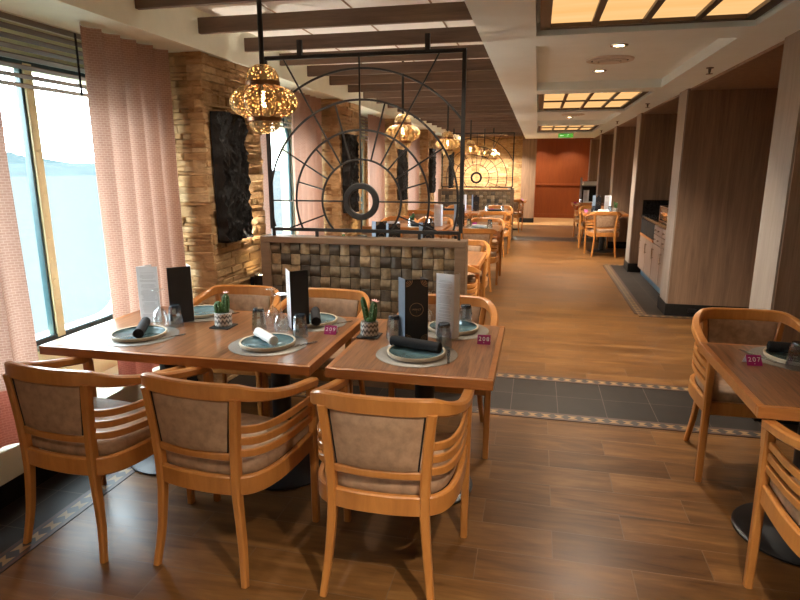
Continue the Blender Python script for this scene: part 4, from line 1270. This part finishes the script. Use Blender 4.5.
for i, (x, y, w_) in enumerate(far_sets):
    setting(x, y, w_, 'white' if i in (1, 3, 6, 7) else 'napkin', -10, knife=False)
    on(make_tumbler, 'tum', x + .13, y + .19, 'upturned smoked tumbler ' + w_, 20 * i)
    on(make_tumbler, 'tum', x - .17, y + .21, 'second upturned tumbler, farther from the aisle edge, ' + w_, 9 * i)
dup(P1['cac2'], (1.49, 12.1, ZT), 30, 'small potted cactus on the alcove table past the sideboard')
dup(P1['cac'], (-1.78, 8.6, ZT), 30, 'small potted cactus on the window table of the third row')
dup(P1['cac'], (-1.9, 5.7, ZT), 60, 'small potted cactus on the window table of the second row')
# blank magenta cards on farther tables keep the look of the near ones
def make_far_card(label):
    t = thing('table_number_card', label, 'sign', (0, 0, 0), 0, 'magenta table number cards')
    for s_, n_, mm in ((-1, 'front_leaf', 'magenta'), (1, 'rear_leaf', 'menu_slate')):
        w, hh, d = .064, .042, .026 * s_
        MB().add([(-w / 2, d, 0), (w / 2, d, 0), (w / 2, 0, hh), (-w / 2, 0, hh), (-w / 2, d * .92, 0), (w / 2, d * .92, 0), (w / 2, 0, hh - .003), (-w / 2, 0, hh - .003)],
                 [(0, 1, 2, 3), (5, 4, 7, 6), (0, 4, 5, 1), (1, 5, 6, 2), (2, 6, 7, 3), (3, 7, 4, 0)]).build(n_, M[mm], t, smooth=0)
    return t
for x, y, l_ in [(-.88, 8.88, 'aisle table of the third row'), (-.85, 11.95, 'aisle table of the fourth row'), (.95, 12.05, 'alcove table past the sideboard'), (.90, 14.75, 'farthest right table'), (-.36, 15.8, 'far table by the dark end panel')]:
    place('fcard', make_far_card, (x, y, ZT), 0, 'small magenta tent card on the ' + l_)

# ------------------------------------------------------------------ sideboard in the alcove
t = thing('sideboard', 'wooden service sideboard with dark counter in the panelled alcove', 'sideboard', (1.56, 7.42, 0))
LY = 2.10
MB().box(.02, .60, 0, LY, .10, .86).build('body', M['cabinet'], t, smooth=0)
MB().box(.05, .60, .01, LY - .01, 0, .10).build('kick_plate', M['blue_film'], t, smooth=0)
MB().box(-.01, .62, -.01, LY + .01, .86, .90, .003).build('counter', M['granite'], t, smooth=0)
MB().box(.0, .62, LY - .02, LY + .01, .90, 1.12, .002).box(.58, .62, 0, LY, .90, 1.12, .002).build('upstand', M['granite'], t, smooth=0)
for q in range(4):
    a = .02 + q * .52
    d = MB().box(0, .022, a + .004, a + .512, .115, .60, .003).build('door', M['cabinet'], t, smooth=0)
    MB().box(-.028, -.018, a + .42, a + .45, .40, .54, .004).box(-.02, .0, a + .43, a + .44, .41, .42).box(-.02, .0, a + .43, a + .44, .52, .53).build('handle', M['chrome'], d, smooth=0)
    if q < 2:
        for z in (.615, .735):
            dr = MB().box(0, .022, a + .004, a + .512, z, z + .112, .003).build('drawer', M['cabinet'], t, smooth=0)
            kb = MB()
            for kk in (.15, .36): kb.lathe([(.006, 0), (.006, .012), (.013, .016), (.013, .024), (0, .026)], 14, c=(0, a + kk, z + .056), T=Matrix.Rotation(R(-90), 3, 'Y'))
            kb.build('knobs', M['chrome'], dr)
    else:
        MB().box(.0, .02, a + .004, a + .512, .64, .85).build('open_niche', M['black_matt'], t, smooth=0)
        MB().box(-.01, .03, a + .004, a + .512, .605, .635, .003).build('shelf_edge', M['orange_edge'], t, smooth=0)
t2 = thing('glass_guard', 'low framed glass guard standing on the sideboard counter', 'guard', (1.56, 7.6, .90))
MB().box(.06, .50, .0, .9, .02, .18).build('glass_box', M['smoke'], t2, smooth=0)
g = MB()
for x in (.05, .50):
    for yv in (0, .9): g.box(x, x + .012, yv, yv + .012, 0, .20)
    g.box(x, x + .012, 0, .912, .19, .20); g.box(x, x + .012, 0, .912, 0, .012)
for yv in (0, .9): g.box(.05, .512, yv, yv + .012, .19, .20)
g.build('frame', M['brass'], t2, smooth=0)

t = thing('service_cart', 'grey service cart with white linen near the far terracotta wall', 'cart', (1.40, 16.9, 0))
for x in (-.24, .24):
    for y in (-.18, .18):
        MB().box(x - .016, x + .016, y - .016, y + .016, .06, 1.32, .003).build('post', M['cart'], t, smooth=0)
        MB().lathe([(0, -.015), (.04, -.015), (.04, .015), (0, .015)], 16, c=(x, y, .04), T=Matrix.Rotation(R(90), 3, 'X'), cap=False).build('caster', M['base'], t)
for z in (.15, .62, 1.10): MB().box(-.24, .24, -.18, .18, z, z + .022, .003).build('shelf', M['cart'], t, smooth=0)
MB().box(-.24, .24, .165, .178, .17, 1.10).build('back_panel', M['black_matt'], t, smooth=0)
tag(MB().box(-.20, .20, -.15, .15, 0, .035, .008).box(-.19, .19, -.14, .14, .035, .068, .008).box(-.20, .19, -.15, .13, .068, .10, .008).build('folded_linen', M['white'], loc=(1.40, 16.9, 1.122)), 'stack of folded white linen on top of the service cart', 'linen')

# ------------------------------------------------------------------ world and colour
w = bpy.data.worlds.new('sky'); SC.world = w; w.use_nodes = True
nt = w.node_tree; nt.nodes.clear()
out = nt.nodes.new('ShaderNodeOutputWorld'); bg = nt.nodes.new('ShaderNodeBackground')
tc = nt.nodes.new('ShaderNodeTexCoord'); sp = nt.nodes.new('ShaderNodeSeparateXYZ')
nt.links.new(tc.outputs['Generated'], sp.inputs[0])
nt.links.new(ramp(nt, sp.outputs[2], [(0., (.90, .97, 1.)), (.12, (1., 1., 1.)), (.5, (.86, .93, 1.))]), bg.inputs[0])
bg.inputs[1].default_value = 8.5
nt.links.new(bg.outputs[0], out.inputs[0])

SC.cycles.diffuse_bounces = 8; SC.cycles.transparent_max_bounces = 24
vs = SC.view_settings
vs.view_transform = 'Standard'; vs.look = 'None'; vs.exposure = 1.35; vs.gamma = 1; vs.use_curve_mapping = False
